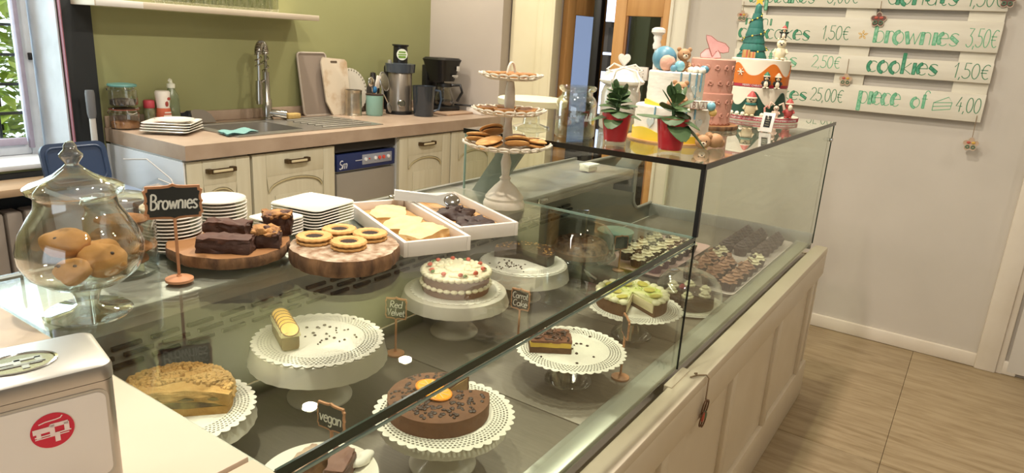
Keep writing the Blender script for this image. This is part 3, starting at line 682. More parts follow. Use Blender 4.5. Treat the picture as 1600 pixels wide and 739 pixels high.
G().tube([(.01, -.035, .21), (.02, -.055, .13), (.045, -.065, .08)], .004, 6).build('shaft', M_chrome, t); gg = G(); gg.at((.058, -.066, .05), ry=radians(-20)); gg.ell((0, 0, 0), (.017, .007, .032), 16, 10); gg.build('bowl', mat('spoon_grey', '#8f8f8a', .3, .8), t)
t = thing('spatula', 'white flat spatula standing in the teal pot', 'utensil', (2.955, 2.99, Z), 0, 'utensils in the teal pot')
G().tube([(0, .01, .02), (.02, 0, .16)], .004, 6).build('shaft', M_wp, t); gg = G(); gg.at((.026, -.002, .195), ry=radians(15)); gg.box((0, 0, 0), (.035, .006, .07), .003); gg.build('blade', M_wp, t)
t = thing('whisk_brush', 'blue handled brush standing in the teal pot', 'utensil', (2.955, 2.99, Z), 0, 'utensils in the teal pot')
G().tube([(-.01, 0, .02), (-.012, -.01, .13)], .004, 6).build('shaft', mat('orange_plastic', '#c27a4a', .4), t); G().ell((-.008, -.012, .15), (.016, .01, .02), 14, 10).build('grip', mat('blue_plastic', '#2f6f9f', .4), t)
t = thing('sieve', 'round wire sieve propped up behind the teal pot', 'sieve', (3.045, 3.0, Z), radians(20))
g = G(); g.M = Matrix.Translation((0, 0, .195)) @ Matrix.Rotation(radians(75), 4, 'X'); g.tube([(.055*cos(a), .055*sin(a), 0) for a in [2*pi*i/28 for i in range(28)]], .004, 6, closed=True); g.build('rim', M_steel, t)
g = G(); g.M = Matrix.Translation((0, 0, .195)) @ Matrix.Rotation(radians(75), 4, 'X'); g.ell((0, 0, -.004), (.053, .053, .02), 20, 10); g.build('mesh', mat('sieve_mesh', '#6d6858', .6, .5, col2='#8a8470', scale=150), t)
G().tube([(-.03, 0, .145), (-.045, -.01, .0)], .004, 6).build('handle', M_steel, t)
t = thing('dark_bottle', 'dark bottle standing behind the sieve', 'bottle', (3.095, 3.145, Z))
G().lathe([(0, 0), (.04, 0), (.042, .02), (.042, .14), (.02, .19), (.016, .235), (0, .24)], 20).build('bottle_body', mat('dark_plastic', '#2b2724', .35), t)
# juicer
M_blk = mat('black_plastic', '#1b1a1a', .3); M_smoke = glassmat('smoked_plastic', '#4c525c', .08); M_smoke2 = mat('smoked_jug', '#3f464f', .2, coat=.3)
t = thing('juicer', 'tall steel and black electric juicer with a round green sticker', 'juicer', (3.17, 2.99, Z))
G().lathe([(0, 0), (.085, 0), (.085, .018), (.075, .022)], 28).build('base', M_blk, t)
G().lathe([(.075, .02), (.072, .24), (.07, .245), (0, .245)], 36).build('body', mat('juicer_steel', '#a59c90', .28, .75, col2='#8e857a', scale=3, stretch=(8, 8, .3)), t)
G().lathe([(.072, .243), (.088, .25), (.092, .30), (.06, .305), (0, .305)], 28).build('bowl', M_smoke2, t)
G().lathe([(.044, .303), (.042, .40), (.05, .404), (.05, .412), (.0, .412)], 24).build('feed_tube', M_blk, t)
gg = G(); gg.M = Matrix.Translation((-.024, -.036, .355)) @ Matrix.Rotation(radians(-32), 4, 'Z') @ Matrix.Rotation(radians(90), 4, 'X'); gg.lathe([(0, .002), (.033, .002), (.033, 0)], 28, cap=False); st_ = gg.build('sticker', mat('sticker_white', '#dfe3d4', .5), t)
gg = G(); gg.M = Matrix.Translation((-.024, -.036, .355)) @ Matrix.Rotation(radians(-32), 4, 'Z') @ Matrix.Rotation(radians(90), 4, 'X'); gg.box((0, .014, .0028), (.042, .008, .001)); gg.box((0, 0, .0028), (.05, .006, .001)); gg.box((0, -.014, .0028), (.044, .012, .001)); gg.build('sticker_print', mat('sticker_green', '#6d9434', .5), st_, smooth=False)
gg = G(); gg.M = Matrix.Translation((-.055, -.065, .07)) @ Matrix.Rotation(radians(-32), 4, 'Z') @ Matrix.Rotation(radians(90), 4, 'X'); gg.lathe([(.022, -.01), (.022, .008), (.018, .012), (0, .012)], 20); gg.build('knob', M_chrome, t)
G().box((.02, .085, .15), (.11, .06, .28), .02).build('pulp_bin', M_blk, t)
G().box((-.06, .03, .29), (.018, .02, .06), .004).build('clamp', M_steel, t)
# jug
t = thing('measuring_jug', 'smoky dark plastic jug in front of the juicer', 'jug', (3.21, 2.83, Z))
G().lathe([(0, 0), (.058, 0), (.06, .008), (.07, .175), (.072, .18), (.068, .18), (.058, .01), (0, .008)], 30).build('jug_body', mat('jug_smoke', '#3c434b', .15, trans=.35, coat=.3), t)
G().tube([(.06, -.035, .155), (.09, -.05, .15), (.098, -.055, .10), (.085, -.048, .04), (.055, -.032, .03)], .008, 8).build('handle', mat('jug_handle', '#3f4d5e', .25), t)
# coffee maker
t = thing('coffee_maker', 'black filter coffee maker with glass carafe in the corner', 'coffee maker', (3.52, 2.96, Z), radians(-8))
G().box((0, 0, .014), (.17, .20, .028), .008).build('base', M_blk, t)
G().box((.0, .075, .15), (.16, .05, .26), .008).build('back_column', M_blk, t)
g = G(); nn = None; vs4 = []
for wd_, dp_, z in ((.135, .15, .185), (.18, .20, .30), (.195, .21, .318), (.17, .19, .33)):
    P_ = rrect(wd_, dp_, .04, 5); nn = len(P_); vs4 += [(p[0], p[1]-.005, z) for p in P_]
g.add(vs4, [(k*nn+i, k*nn+(i+1) % nn, (k+1)*nn+(i+1) % nn, (k+1)*nn+i) for k in range(3) for i in range(nn)]+[list(range(nn))[::-1], list(range(3*nn, 4*nn))]); fh = g.build('filter_head', M_blk, t)
g = G(); g.at((.05, -.106, .255)); g.box((0, 0, .012), (.026, .002, .03), .001); fl_ = g.build('logo_badge', mat('logo_white', '#d8d4cc', .5), fh)
G().at((.05, -.1075, .267)).lathe([(.003, 0)], 6, cap=False) if False else None
G().box((.03, -.102, .222), (.05, .002, .008)).box((.035, -.101, .212), (.035, .002, .004)).build('logo_print', mat('logo_white', '#d8d4cc', .5), fh, smooth=False)
ca = G().lathe([(0, .03), (.055, .03), (.065, .05), (.062, .09), (.045, .13), (.045, .15)], 26, cap=False); ca.v = [(a, b-.035, c) for a, b, c in ca.v]; cf = ca.build('carafe', M_clear, t)
g = G(); g.lathe([(0, .032), (.056, .032), (.063, .05), (.061, .065), (0, .065)], 22); g.v = [(a, b-.035, c) for a, b, c in g.v]; g.build('coffee', mat('coffee_dark', '#17110d', .15), cf)
g = G(); g.lathe([(.047, .148), (.05, .15), (.048, .17), (0, .172)], 22); g.v = [(a, b-.035, c) for a, b, c in g.v]; g.build('carafe_lid', M_blk, cf)
G().tube([(.03, -.075, .16), (.06, -.12, .165), (.068, -.132, .12), (.05, -.105, .06)], .009, 8).build('carafe_handle', M_blk, cf)
tag(G().box((0, 0, .006), (.30, .22, .012), .004).build('placemat_board', mat('mat_beige', '#a98d74', .6), loc=(3.50, 2.86, Z)), 'thin beige board partly under the coffee maker', 'board')
bpy.data.objects['coffee_maker'].location.z = Z+.0125
t = thing('power_strip', 'white power strip lying on the worktop by the grey wall', 'power strip', (3.625, 2.74, Z), radians(75))
G().box((0, 0, .018), (.16, .05, .036), .006).build('strip_body', M_wp, t)
for k in range(3): G().at((-.045+.045*k, 0, .0365)).lathe([(.016, -.001), (.016, .0006), (.012, -.0)], 14).build('socket', mat('socket_grey', '#a89f94', .5), t)
t = thing('black_ladle', 'black plastic spoon lying on the power strip', 'utensil', (3.615, 2.775, Z+.038), radians(-75))
G().tube([(-.12, 0, .01), (.02, 0, .012)], .006, 8).build('shaft', M_blk, t); G().ell((.04, 0, .012), (.03, .02, .009), 16, 8).build('bowl', M_blk, t)

# wall shelf with glasses
sh = thing('wall_shelf', 'white floating shelf on the green wall above the sink', 'shelf', (2.0, 3.1, 1.427))
G().box((-.005, 0, 0), (1.13, .205, .027), .002).build('board', mat('shelf_white', '#cfc2ae', .45, col2='#c6b8a2', scale=3), sh)
G().box((-.47, -.1035, 0), (.19, .002, .026), .0008).build('paper_edge', mat('edge_white', '#dcd8d0', .5), sh)
gl0 = None
for i in range(15):
    for r_ in range(2):
        loc = (1.72+.042*i+.015*r_, 3.035+.065*r_, 1.4412)
        if gl0 is None:
            gl0 = thing('drinking_glass', 'ribbed clear drinking glass in the rows on the wall shelf', 'glass', loc, 0, 'glasses on the wall shelf')
            G().lathe([(.012, .003), (.017, 0), (.0185, .004), (.0195, .085), (.0185, .085), (.0172, .012), (0, .010)], 20, wob=lambda a, j: 1+.04*cos(10*a), cap=False).build('glass_body', M_clear, gl0)
        else: copy_tree(gl0, None, loc)

# left corner: bin, broom, radiator, cables
bn = thing('waste_bin', 'white swing bin with its dark blue lid raised, left of the sink run', 'bin', (1.285, 2.84, 0))
M_binw = mat('bin_white', '#cdd6e6', .4); M_binb = mat('bin_blue', '#263650', .35)
g = G(); vs5 = []
for a_, b_, z in ((.18, .20, 0), (.23, .30, .69), (.25, .32, .695), (.25, .32, .715)):
    P_ = rrect(a_, b_, .03, 4); nn = len(P_); vs5 += [(p[0], p[1], z) for p in P_]
g.add(vs5, [(k*nn+i, k*nn+(i+1) % nn, (k+1)*nn+(i+1) % nn, (k+1)*nn+i) for k in range(3) for i in range(nn)]+[list(range(nn))[::-1]]); g.build('bin_body', M_binw, bn)
g = G(); g.M = Matrix.Translation((-.005, .10, .715)) @ Matrix.Rotation(radians(76), 4, 'X'); g.prism(rrect(.245, .175, .035, 5, 0, .085), -.008, .008); bl = g.build('lid', M_binb, bn)
g = G(); g.M = Matrix.Translation((-.005, .10, .715)) @ Matrix.Rotation(radians(76), 4, 'X'); g.tube([(p[0], p[1], .009) for p in rrect(.21, .14, .03, 5, 0, .085)], .005, 6, closed=True); g.build('lid_ridge', M_binb, bl)
t = thing('broom', 'grey-gripped broom with a white pole against the black board', 'broom', (1.432, 3.12, 0))
G().tube([(0, 0, .05), (0, 0, .965)], .0125, 12).build('pole', mat('pole_white', '#c9c5bf', .35), t)
G().tube([(0, 0, .955), (0, 0, .975), (0, 0, 1.058), (0, 0, 1.072)], [.014, .0175, .0185, .016], 14).build('grip', mat('grip_grey', '#6d6d6f', .6), t)
G().box((-.04, 0, .04), (.16, .05, .05), .01).build('head', M_binb, t)
rd = thing('radiator', 'beige-grey column radiator under the kitchen window', 'radiator', (.85, 3.12, 0))
M_rad = mat('radiator_paint', '#9b8f83', .5)
for k in range(12): G().box((-.36+.066*k, 0, .36), (.058, .09, .5), .012).build('column', M_rad, rd)
tag(G().box((.86, 3.09, .705), (.78, .19, .03), .003).build('window_shelf_board', mat('shelf_oak', '#a58a6c', .55, col2='#94795c', scale=6, stretch=(.5, 6, 6))), 'oak board laid as a shelf over the radiator', 'board')
M_cable = mat('cable_white', '#b9b2ab', .5)
for k, (lb, pts) in enumerate((('white cable looping high beside the white end panel', [(1.46, 2.95, .80), (1.48, 2.80, .82), (1.49, 2.65, .76), (1.48, 2.55, .66), (1.46, 2.5, .55), (1.46, 2.48, .02)]),
        ('white cable bunched low beside the white end panel', [(1.455, 2.68, .76), (1.465, 2.62, .75), (1.49, 2.54, .70), (1.46, 2.5, .65), (1.475, 2.46, .60), (1.46, 2.42, .02)]))):
    tag(G().tube(pts, .003, 6).build('cable', M_cable), lb, 'cable')
gg = G().ell((0, 0, 0), (.045, .06, .032), 18, 12, .012, 18, 2)
tag(gg.build('plastic_bag', mat('bag_grey', '#9f968f', .3, col2='#6d655f', scale=15), loc=(1.37, 2.56, .737)), 'crumpled grey plastic bag lying by the cables', 'bag')
tag(G().box((1.37, 2.56, .35), (.10, .16, .69), .01).build('storage_box', mat('box_dark', '#3a3634', .7)), 'dark upright box under the plastic bag', 'box')
# umbrella-like steel rods in a dark bucket at far left
t = thing('metal_bucket', 'dark bucket with steel rods at the far left behind the case', 'bucket', (.72, 2.2, 0))
G().lathe([(0, 0), (.11, 0), (.14, .42), (.145, .42), (.135, .41), (.105, .01), (0, .01)], 24).build('bucket_body', M_iron, t)
rods = [((-.06, 0, .02), (-.13, .03, .62)), ((.0, -.05, .02), (.02, -.10, .66)), ((.05, .03, .02), (.12, .05, .58)), ((-.02, .05, .02), (-.05, .1, .64)), ((.03, -.03, .02), (.085, -.09, .63))]
for a_, b_ in rods: G().tube([a_, b_], .011, 8).build('rod', M_chrome, t)

# ================================================================ ON THE GLASS DECK
ZD = .9882
M_cookie = mat('cookie_gold', '#d6a364', .75, col2='#c28b4d', scale=25, bump=.35, bscale=60)
M_muffin = mat('muffin_orange', '#cb9656', .75, col2='#b88044', scale=20, bump=.25, bscale=70)
M_choc = mat('choc_dark', '#2a1b16', .6, col2='#3a261e', scale=40, bump=.6, bscale=60)
M_brownie = mat('brownie_dark', '#35211a', .65, col2='#4a3024', scale=45, bump=.7, bscale=70)
M_brtop = mat('brownie_crust', '#5c3a2b', .7, col2='#43291f', scale=30, bump=.5, bscale=50)
M_cdough = mat('cookie_dough', '#b08049', .75, col2='#6b432c', scale=45, contrast=.25, bump=.6, bscale=70)
M_chips = mat('choc_chip', '#3a241b', .45)
# footed apothecary jar
t = thing('apothecary_jar', 'footed clear glass jar with a pointed lid, full of muffins', 'jar', (.407, .954, ZD))
G().lathe([(0, .0), (.052, .0), (.054, .003), (.050, .006), (.022, .009), (.013, .014), (.016, .028), (.020, .036), (.013, .040)], 40).build('foot', M_thick, t)
body = [(.0, .041), (.025, .041), (.048, .047), (.066, .062), (.0745, .082), (.0745, .098), (.068, .118), (.056, .138), (.0485, .150), (.047, .162), (.050, .166)]
G().lathe(body, 56, cap=False).lathe([(r_*.965, z+.001) for r_, z in body[1:]][::-1], 56, cap=False).build('bowl', M_clear, t)
lid = [(.050, .167), (.056, .170), (.0575, .175), (.052, .179), (.038, .184), (.023, .192), (.012, .201), (.008, .205)]
ld = G().lathe(lid, 56, cap=False).lathe([(.047, .164), (.046, .170), (.037, .181), (.022, .189), (.010, .199)], 56, cap=False).build('lid', M_clear, t)
G().lathe([(.008, .204), (.008, .207), (.0135, .215), (.0135, .218), (.008, .224), (.0075, .229), (.0045, .234), (0, .235)], 24).build('knob', M_thick, ld)
for k, (x_, y_, z_, s_, a_, lb) in enumerate(((.421, .932, 1.066, .0275, -50, 'front orange muffin lying in the footed glass jar'), (.395, .968, 1.086, .0255, -30, 'upper left muffin in the footed glass jar'), (.383, .932, 1.060, .0205, -40, 'lowest left muffin with chocolate chips in the footed jar'), (.440, .978, 1.062, .0235, 5, 'right rear muffin in the footed glass jar'))):
    m_ = thing('muffin', lb, 'muffin', (x_, y_, z_), radians(a_), 'muffins in the footed jar')
    G().ell((0, 0, 0), (s_*1.15, s_*.95, s_*.80), 40, 26, .0042, 38, k).build('crumb', M_muffin, m_)
    for q in range(6):
        a = q*1.9+k; G().ell((s_*.78*cos(a), s_*.66*sin(a), s_*.46*(1 if q % 2 else .7)), (.003, .0026, .0022), 8, 6).build('chocolate_chip', M_chips, m_)
# second jar
t = thing('cookie_jar', 'straight clear glass jar of brown cookies behind the footed jar', 'jar', (.527, 1.095, ZD))
G().lathe([(0, 0), (.048, 0), (.051, .006), (.051, .088), (.046, .098), (.046, .108)], 44, cap=False).lathe([(.0485, .006), (.049, .088), (.0435, .098)], 44, cap=False).build('glass_body', M_clear, t)
jl = G().lathe([(.049, .108), (.052, .112), (.049, .119), (.03, .124), (0, .126)], 44, cap=False).build('lid', M_clear, t)
G().lathe([(.008, .125), (.012, .132), (.008, .139), (0, .14)], 20).build('knob', M_clear, jl)
for k, (x_, y_, z_, rx_, lb) in enumerate(((.527, 1.095, .017, 0, 'bottom brown cookie in the straight glass jar'), (.530, 1.090, .038, 3, 'second brown cookie from below in the straight jar'), (.523, 1.10, .060, -3, 'third brown cookie from below in the straight jar'), (.53, 1.093, .082, 3, 'topmost brown cookie in the straight glass jar'))):
    c_ = tag(G().ell((0, 0, 0), (.038, .038, .0085), 28, 12, .003, 45, k).build('cookie', mat('cookie_brown', '#a5713f', .8, col2='#84532c', scale=40, bump=.5, bscale=70), loc=(x_, y_, ZD+z_)), lb, 'cookie', 'cookies in the straight jar')
    c_.rotation_euler = (radians(rx_), radians(-rx_*.6), k)

# chalkboard signs
M_slate = mat('chalkboard', '#23231f', .7, col2='#2b2b27', scale=20); M_signw = mat('sign_wood', '#bd8660', .55, col2='#a8744f', scale=14, stretch=(1, 1, 4)); M_chalk = mat('chalk', '#dcdad0', .9)
M_signd = mat('sign_wood_pale', '#8f7450', .6)
def bracket(w_, h_):
    q = []
    for sx, sy in ((1, 1), (-1, 1), (-1, -1), (1, -1)): pass
    top = [(w_*.5, h_*.36), (w_*.46, h_*.40), (w_*.455, h_*.5), (w_*.2, h_*.5), (w_*.07, h_*.52), (0, h_*.57)]
    q += [(w_*.5, 0), (w_*.475, h_*.06), (w_*.475, h_*.2)] + top
    q += [(-x, y) for x, y in top[::-1][1:]] + [(-w_*.475, h_*.2), (-w_*.475, h_*.06), (-w_*.5, 0)]
    low = [(-x, -y) for x, y in q[1:-1]]
    return q + low
def chalk_sign(label, loc, rz, lines, w_=.08, h_=.05, stem=.10, th=.02, base=.0205):
    t = thing('chalkboard_sign', label, 'sign', loc, rz)
    G().lathe([(0, 0), (base, 0), (base, .004), (base*.85, .0055), (.004, .007), (.003, .010)], 26).build('base', M_signw, t)
    G().box((0, 0, stem/2+.004), (.0045, .0045, stem), .001).build('stem', M_signw, t)
    X = Matrix.Translation((0, 0, stem+h_*.56)) @ Matrix.Rotation(pi/2, 4, 'X')
    g = G(); g.M = X; g.prism(bracket(w_, h_), -.002, .002); f_ = g.build('frame', M_signw, t)
    g = G(); g.M = X; g.prism([(x*.90, y*.86) for x, y in bracket(w_, h_)], -.0025, .0025); b_ = g.build('board', M_slate, f_)
    n = len(lines); lh = th
    for i, s_ in enumerate(lines):
        lg_, _, wd = lettering(s_, lh, lh*.11, fitw=min(w_*.8, sum(GL[c][0] for c in s_)*lh*1.15), slant=.12, center=True)
        zz = stem+h_*.56+(n/2-.5-i)*lh*1.15-lh*.42
        lg_.v = [(a, b-.0029, c+zz) for a, b, c in lg_.v]; lg_.build('lettering', M_chalk, f_, smooth=False)
    return t
def face(x, y, k=0): return math.atan2(-x, y)*-1*0 + math.atan2(y, x)-pi/2 + k
chalk_sign('copper-framed chalkboard sign reading Brownies on the glass deck', (.555, .985, ZD), face(.555, .985, radians(3)), ['Brownies'], .082, .050, .098, .024)

# saucer stacks
pl0 = round_plate(.049, .010).build('saucer', M_por, loc=(.634, 1.135, ZD))
tag(pl0, 'bottom saucer of the tall stack behind the Brownies sign', 'saucer', 'round saucer stacks')
ordn = ['second', 'third', 'fourth', 'fifth', 'sixth', 'seventh', 'eighth', 'ninth', 'tenth', 'eleventh']
for k in range(1, 12):
    copy_tree(pl0, None, (.634+.001*random.uniform(-1, 1), 1.135, ZD+.0062*k), 0, 'topmost saucer of the stack behind the Brownies sign' if k == 11 else ordn[k-1]+' saucer from below in the stack behind the Brownies sign')
for k in range(0, 11):
    copy_tree(pl0, None, (.737+.001*random.uniform(-1, 1), 1.152, ZD+.0064*k), 0, 'topmost saucer of the stack right of the Brownies sign' if k == 10 else 'bottom saucer of the stack right of the Brownies sign' if k == 0 else ordn[k-1]+' saucer from below in the stack right of the Brownies sign')
# square plate stacks on the deck
s0 = tag(square_plate(.128, .009).build('square_plate', M_por, loc=(.925, 1.112, ZD)), 'bottom plate of the large square stack behind the jam cookies', 'plate', 'square plates on the deck')
s0.rotation_euler.z = radians(6)
for k in range(1, 7): copy_tree(s0, None, (.925, 1.112, ZD+.0058*k), radians(6+.6*k), 'topmost plate of the large square stack behind the jam cookies' if k == 6 else ordn[k-1]+' plate from below in the large square stack')
s1 = tag(square_plate(.080, .008).build('square_plate', M_por, loc=(.815, 1.088, ZD)), 'bottom plate of the small square stack beside the brownies', 'plate', 'square plates on the deck')
s1.rotation_euler.z = radians(8)
for k in range(1, 6): copy_tree(s1, None, (.815, 1.088, ZD+.0056*k), radians(8), 'topmost plate of the small square stack beside the brownies' if k == 5 else ordn[k-1]+' plate from below in the small square stack')

# wood slices
def wood_slice(label, loc, r, th, dusted=False, bark=True, seed=0):
    t = thing('wood_slice', label, 'serving board', loc)
    wob = lambda a, j: 1+.025*sin(3*a+seed)+.012*sin(11*a+seed*2)+.008*sin(23*a)
    G().lathe([(r*.97, 0), (r, th*.3), (r, th*.75), (r*.985, th*.97)], 72, wob, cap=False).build('bark', mat('bark%d' % seed, '#4f3828', .95, col2='#8f6a48', scale=45, contrast=.3, bump=1, bscale=90, stretch=(1, 1, .35), detail=9), t)
    m_ = mat('slice_face%d' % seed, '#a3764a', .6, col2='#865a35', scale=7, bump=.05)
    if dusted:
        m_ = mat('slice_dusted', '#7d5a3c', .85, col2='#bfae96', scale=60, contrast=.35, bump=.3, detail=10)
    G().lathe([(0, 0), (r*.96, 0), (r*.985, th*.97), (r*.96, th), (0, th)], 72, wob).build('face', m_, t)
    return t
tag(round_plate(.082, .009).build('plate', M_por, loc=(.676, 1.03, ZD)), 'white plate under the brownie board', 'plate')
bo = wood_slice('round wood slice carrying the brownies', (.676, 1.03, ZD+.0100), .100, .020, seed=1)
tag(bo)
ZB = ZD+.0302
def brownie(label, x, y, rz, poly, h, top, m=None, z=ZB, seed=0, dough=False):
    t = thing('brownie', label, 'brownie', (x, y, z), radians(rz), 'brownies on the wood slice')
    def rough(g, a, f):
        q = []
        for p in g.v:
            v = Vector(p)
            d = noise.noise_vector(v*f+Vector((seed*7.1, seed, 0)))*a+noise.noise_vector(v*f*2.7+Vector((seed, 3, 0)))*a*.5
            q.append((v.x+d.x, v.y+d.y, max(.0004, v.z+d.z) if v.z > .001 else .0004))
        g.v = q; return g
    rough(G().slab(poly, .0006, h, nz=.003, nf=120, seed=seed), .0045, 55).build('crumb', m or M_brownie, t)
    c = (sum(p[0] for p in poly)/len(poly), sum(p[1] for p in poly)/len(poly))
    rough(G().slab([(c[0]+(p[0]-c[0])*.97, c[1]+(p[1]-c[1])*.97) for p in poly], h-.006, h+.003, nz=.004, nf=90, seed=seed+3), .0045, 55).build('crust', top, t)
    if dough:
        random.seed(seed); wx = max(p[0] for p in poly); wy = max(p[1] for p in poly)
        for q in range(9):
            G().ell((random.uniform(-wx, wx)*.8, random.uniform(-wy, wy)*.8, h+random.uniform(-.004, .003)), (random.uniform(.007, .012), random.uniform(.006, .010), random.uniform(.004, .007)), 16, 10, .004, 90, q).build('dough_lump', M_cdough if q % 3 else M_brtop, t)
    return t
R4 = lambda a, b: [(-a, -b), (a, -b), (a, b), (-a, b)]
brownie('dark fudge brownie at the front left of the wood slice', .640, .985, -52, R4(.042, .020), .021, M_brtop, seed=1)
brownie('dark fudge brownie at the rear left of the wood slice', .690, 1.055, -55, R4(.036, .018), .025, M_brtop, seed=2)
brownie('cookie-topped brownie at the front right of the wood slice', .703, .965, -45, R4(.022, .019), .026, M_cdough, seed=3, dough=True)
brownie('tall cookie-topped brownie at the rear right of the wood slice', .760, 1.012, -38, R4(.024, .021), .036, M_cdough, seed=4, dough=True)
lb_ = wood_slice('thick round wood slice dusted with sugar carrying jam cookies', (.799, .879, ZD+.0005), .0945, .029, True, seed=2)
M_short = mat('shortbread', '#d3a66a', .8, col2='#c29253', scale=35, bump=.3, bscale=80); M_jam = mat('jam_dark', '#1a0b0a', .5, col2='#2a100e', scale=40, spec=.12)
def linzer(label, x, y, rz, dz=0):
    t = thing('jam_cookie', label, 'cookie', (x, y, ZD+.030+dz), radians(rz), 'jam cookies on the dusted wood slice')
    sc = lambda a, j: 1+.035*cos(16*a)
    G().lathe([(0, 0), (.029, 0), (.0305, .003), (.029, .0055), (0, .006)], 64, sc).build('bottom_biscuit', M_short, t)
    G().lathe([(.0, .006), (.027, .006), (.027, .0075), (0, .0075)], 40).build('jam_layer', M_jam, t)
    G().lathe([(.0145, .0075), (.029, .0075), (.031, .0105), (.029, .0135), (.0165, .0135), (.0145, .011)], 64, sc, cap=False).build('top_biscuit', M_short, t)
    G().lathe([(.0, .0118), (.0148, .0112)], 24, cap=False).build('jam_eye', M_jam, t)
linzer('jam cookie at the left of the dusted slice', .770, .925, 0)
linzer('jam cookie at the rear of the dusted slice', .832, .930, 20)
linzer('jam cookie at the right of the dusted slice', .853, .873, 40)
linzer('jam cookie at the front of the dusted slice', .790, .860, 60)

# white trays
M_tray = mat('tray_white', '#ddd3c6', .45, col2='#d3c8ba', scale=6); M_bamboo = mat('bamboo', '#c79a63', .5, col2='#b4854f', scale=6, stretch=(12, 1, 1))
def wood_tray(label, x, y, rz, a, b, h=.029):
    t = thing('serving_tray', label, 'tray', (x, y, ZD), radians(rz), 'white rimmed serving trays')
    G().box((0, 0, .004), (a-.004, b-.004, .007)).build('base', M_tray, t, smooth=False)
    for i in range(3): G().box((-(a-.018)/3+i*(a-.018)/3, 0, .0085), ((a-.018)/3-.001, b-.018, .003)).build('plank', M_bamboo, t, smooth=False)
    for s_ in (-1, 1): G().box((s_*(a/2-.004), 0, h/2), (.008, b, h), .0012).build('side', M_tray, t)
    for s_ in (-1, 1): G().box((0, s_*(b/2-.004), h/2), (a-.016, .008, h), .0012).build('side', M_tray, t)
    return t
wood_tray('white tray with pale scones, left of its twin', 1.012, .935, -25, .136, .325)
wood_tray('white tray with dark chocolate cookies, right of its twin', 1.160, .918, -25, .136, .300)
M_scone = mat('scone', '#e0c592', .8, col2='#d0b078', scale=22, bump=.4, bscale=50)
def scone(label, x, y, rz, z, tilt=0, seed=0, s_=1):
    t = thing('scone', label, 'scone', (x, y, z), radians(rz), 'scones in the left white tray'); t.rotation_euler[0] = radians(tilt)
    tri = [(-.048*s_, -.030*s_), (-.02*s_, -.038*s_), (.04*s_, -.026*s_), (.056*s_, .0), (.035*s_, .028*s_), (-.03*s_, .036*s_), (-.052*s_, .02*s_)]
    g = G().slab(tri, 0, .026*s_, nz=.005, nf=45, seed=seed); 
    c = []
    for a, b, z_ in g.v:
        d = min(1, math.hypot(a, b)/.055); c.append((a, b, z_*(1-.45*d*d)))
    g.v = c; g.build('crumb', M_scone, t)
    for q in range(4): a = q*1.7+seed; G().ell((.034*cos(a), .024*sin(a), .013), (.005, .005, .004), 8, 6).build('berry', mat('berry', '#3a2430', .4), t)
scone('pale scone lying alone at the front of the left tray', .978, .852, 0, ZD+.0102, 0, 1)
scone('pale scone in the middle of the left tray', .992, .918, 28, ZD+.0102, 0, 2)
scone('pale scone at the rear of the left tray', 1.035, 1.000, 35, ZD+.0102, 0, 3)
def choc_cookie(label, x, y, seed):
    t = thing('chocolate_cookie', label, 'cookie', (x, y, ZD+.0102), seed, 'chocolate cookies in the right white tray')
    G().ell((0, 0, .006), (.043, .040, .014), 44, 18, .012, 40, seed, flat=0).build('crumb', M_choc, t)
    for q in range(6): a = q*2.2+seed; G().ell((.028*cos(a)*(.4+.1*q), .028*sin(a)*(.4+.1*q), .017), (.0045, .004, .003), 8, 6).build('chocolate_chip', M_chips, t)
choc_cookie('dark chocolate cookie at the front of the right tray', 1.115, .832, 1)
choc_cookie('dark chocolate cookie at the rear of the right tray', 1.158, .920, 4)
a0_, a1_ = Vector((1.090, 1.040, ZD+.045)), Vector((1.196, .936, ZD+.0325)); dv_ = (a1_-a0_); L_t = dv_.length
t = thing('serving_tongs', 'steel serving tongs resting across the rims of the white trays', 'tongs', tuple(a0_), math.atan2(dv_.y, dv_.x)); t.rotation_euler[1] = -math.asin(dv_.z/L_t)
for s_ in (0, 1):
    g = G(); g.M = Matrix.Translation((0, .004+.018*s_, 0)) @ Matrix.Rotation(radians(62-14*s_), 4, 'X')
    g.prism([(0, -.011), (.095, -.009), (.110, -.014), (.125, -.017), (.140, -.014), (.148, 0), (.140, .014), (.125, .017), (.110, .014), (.095, .009), (0, .011)], -.0008, .0008); g.build('arm', M_steel, t)
    g = G(); g.M = Matrix.Translation((0, .004+.018*s_, 0)) @ Matrix.Rotation(radians(62-14*s_), 4, 'X'); g.ell((.128, 0, 0), (.019, .016, .004), 18, 8); g.build('scoop', M_chrome, t)
G().tube([(0, .004, -.006), (-.008, .013, -.006), (0, .022, -.006)], .004, 6).build('spring_end', M_chrome, t)

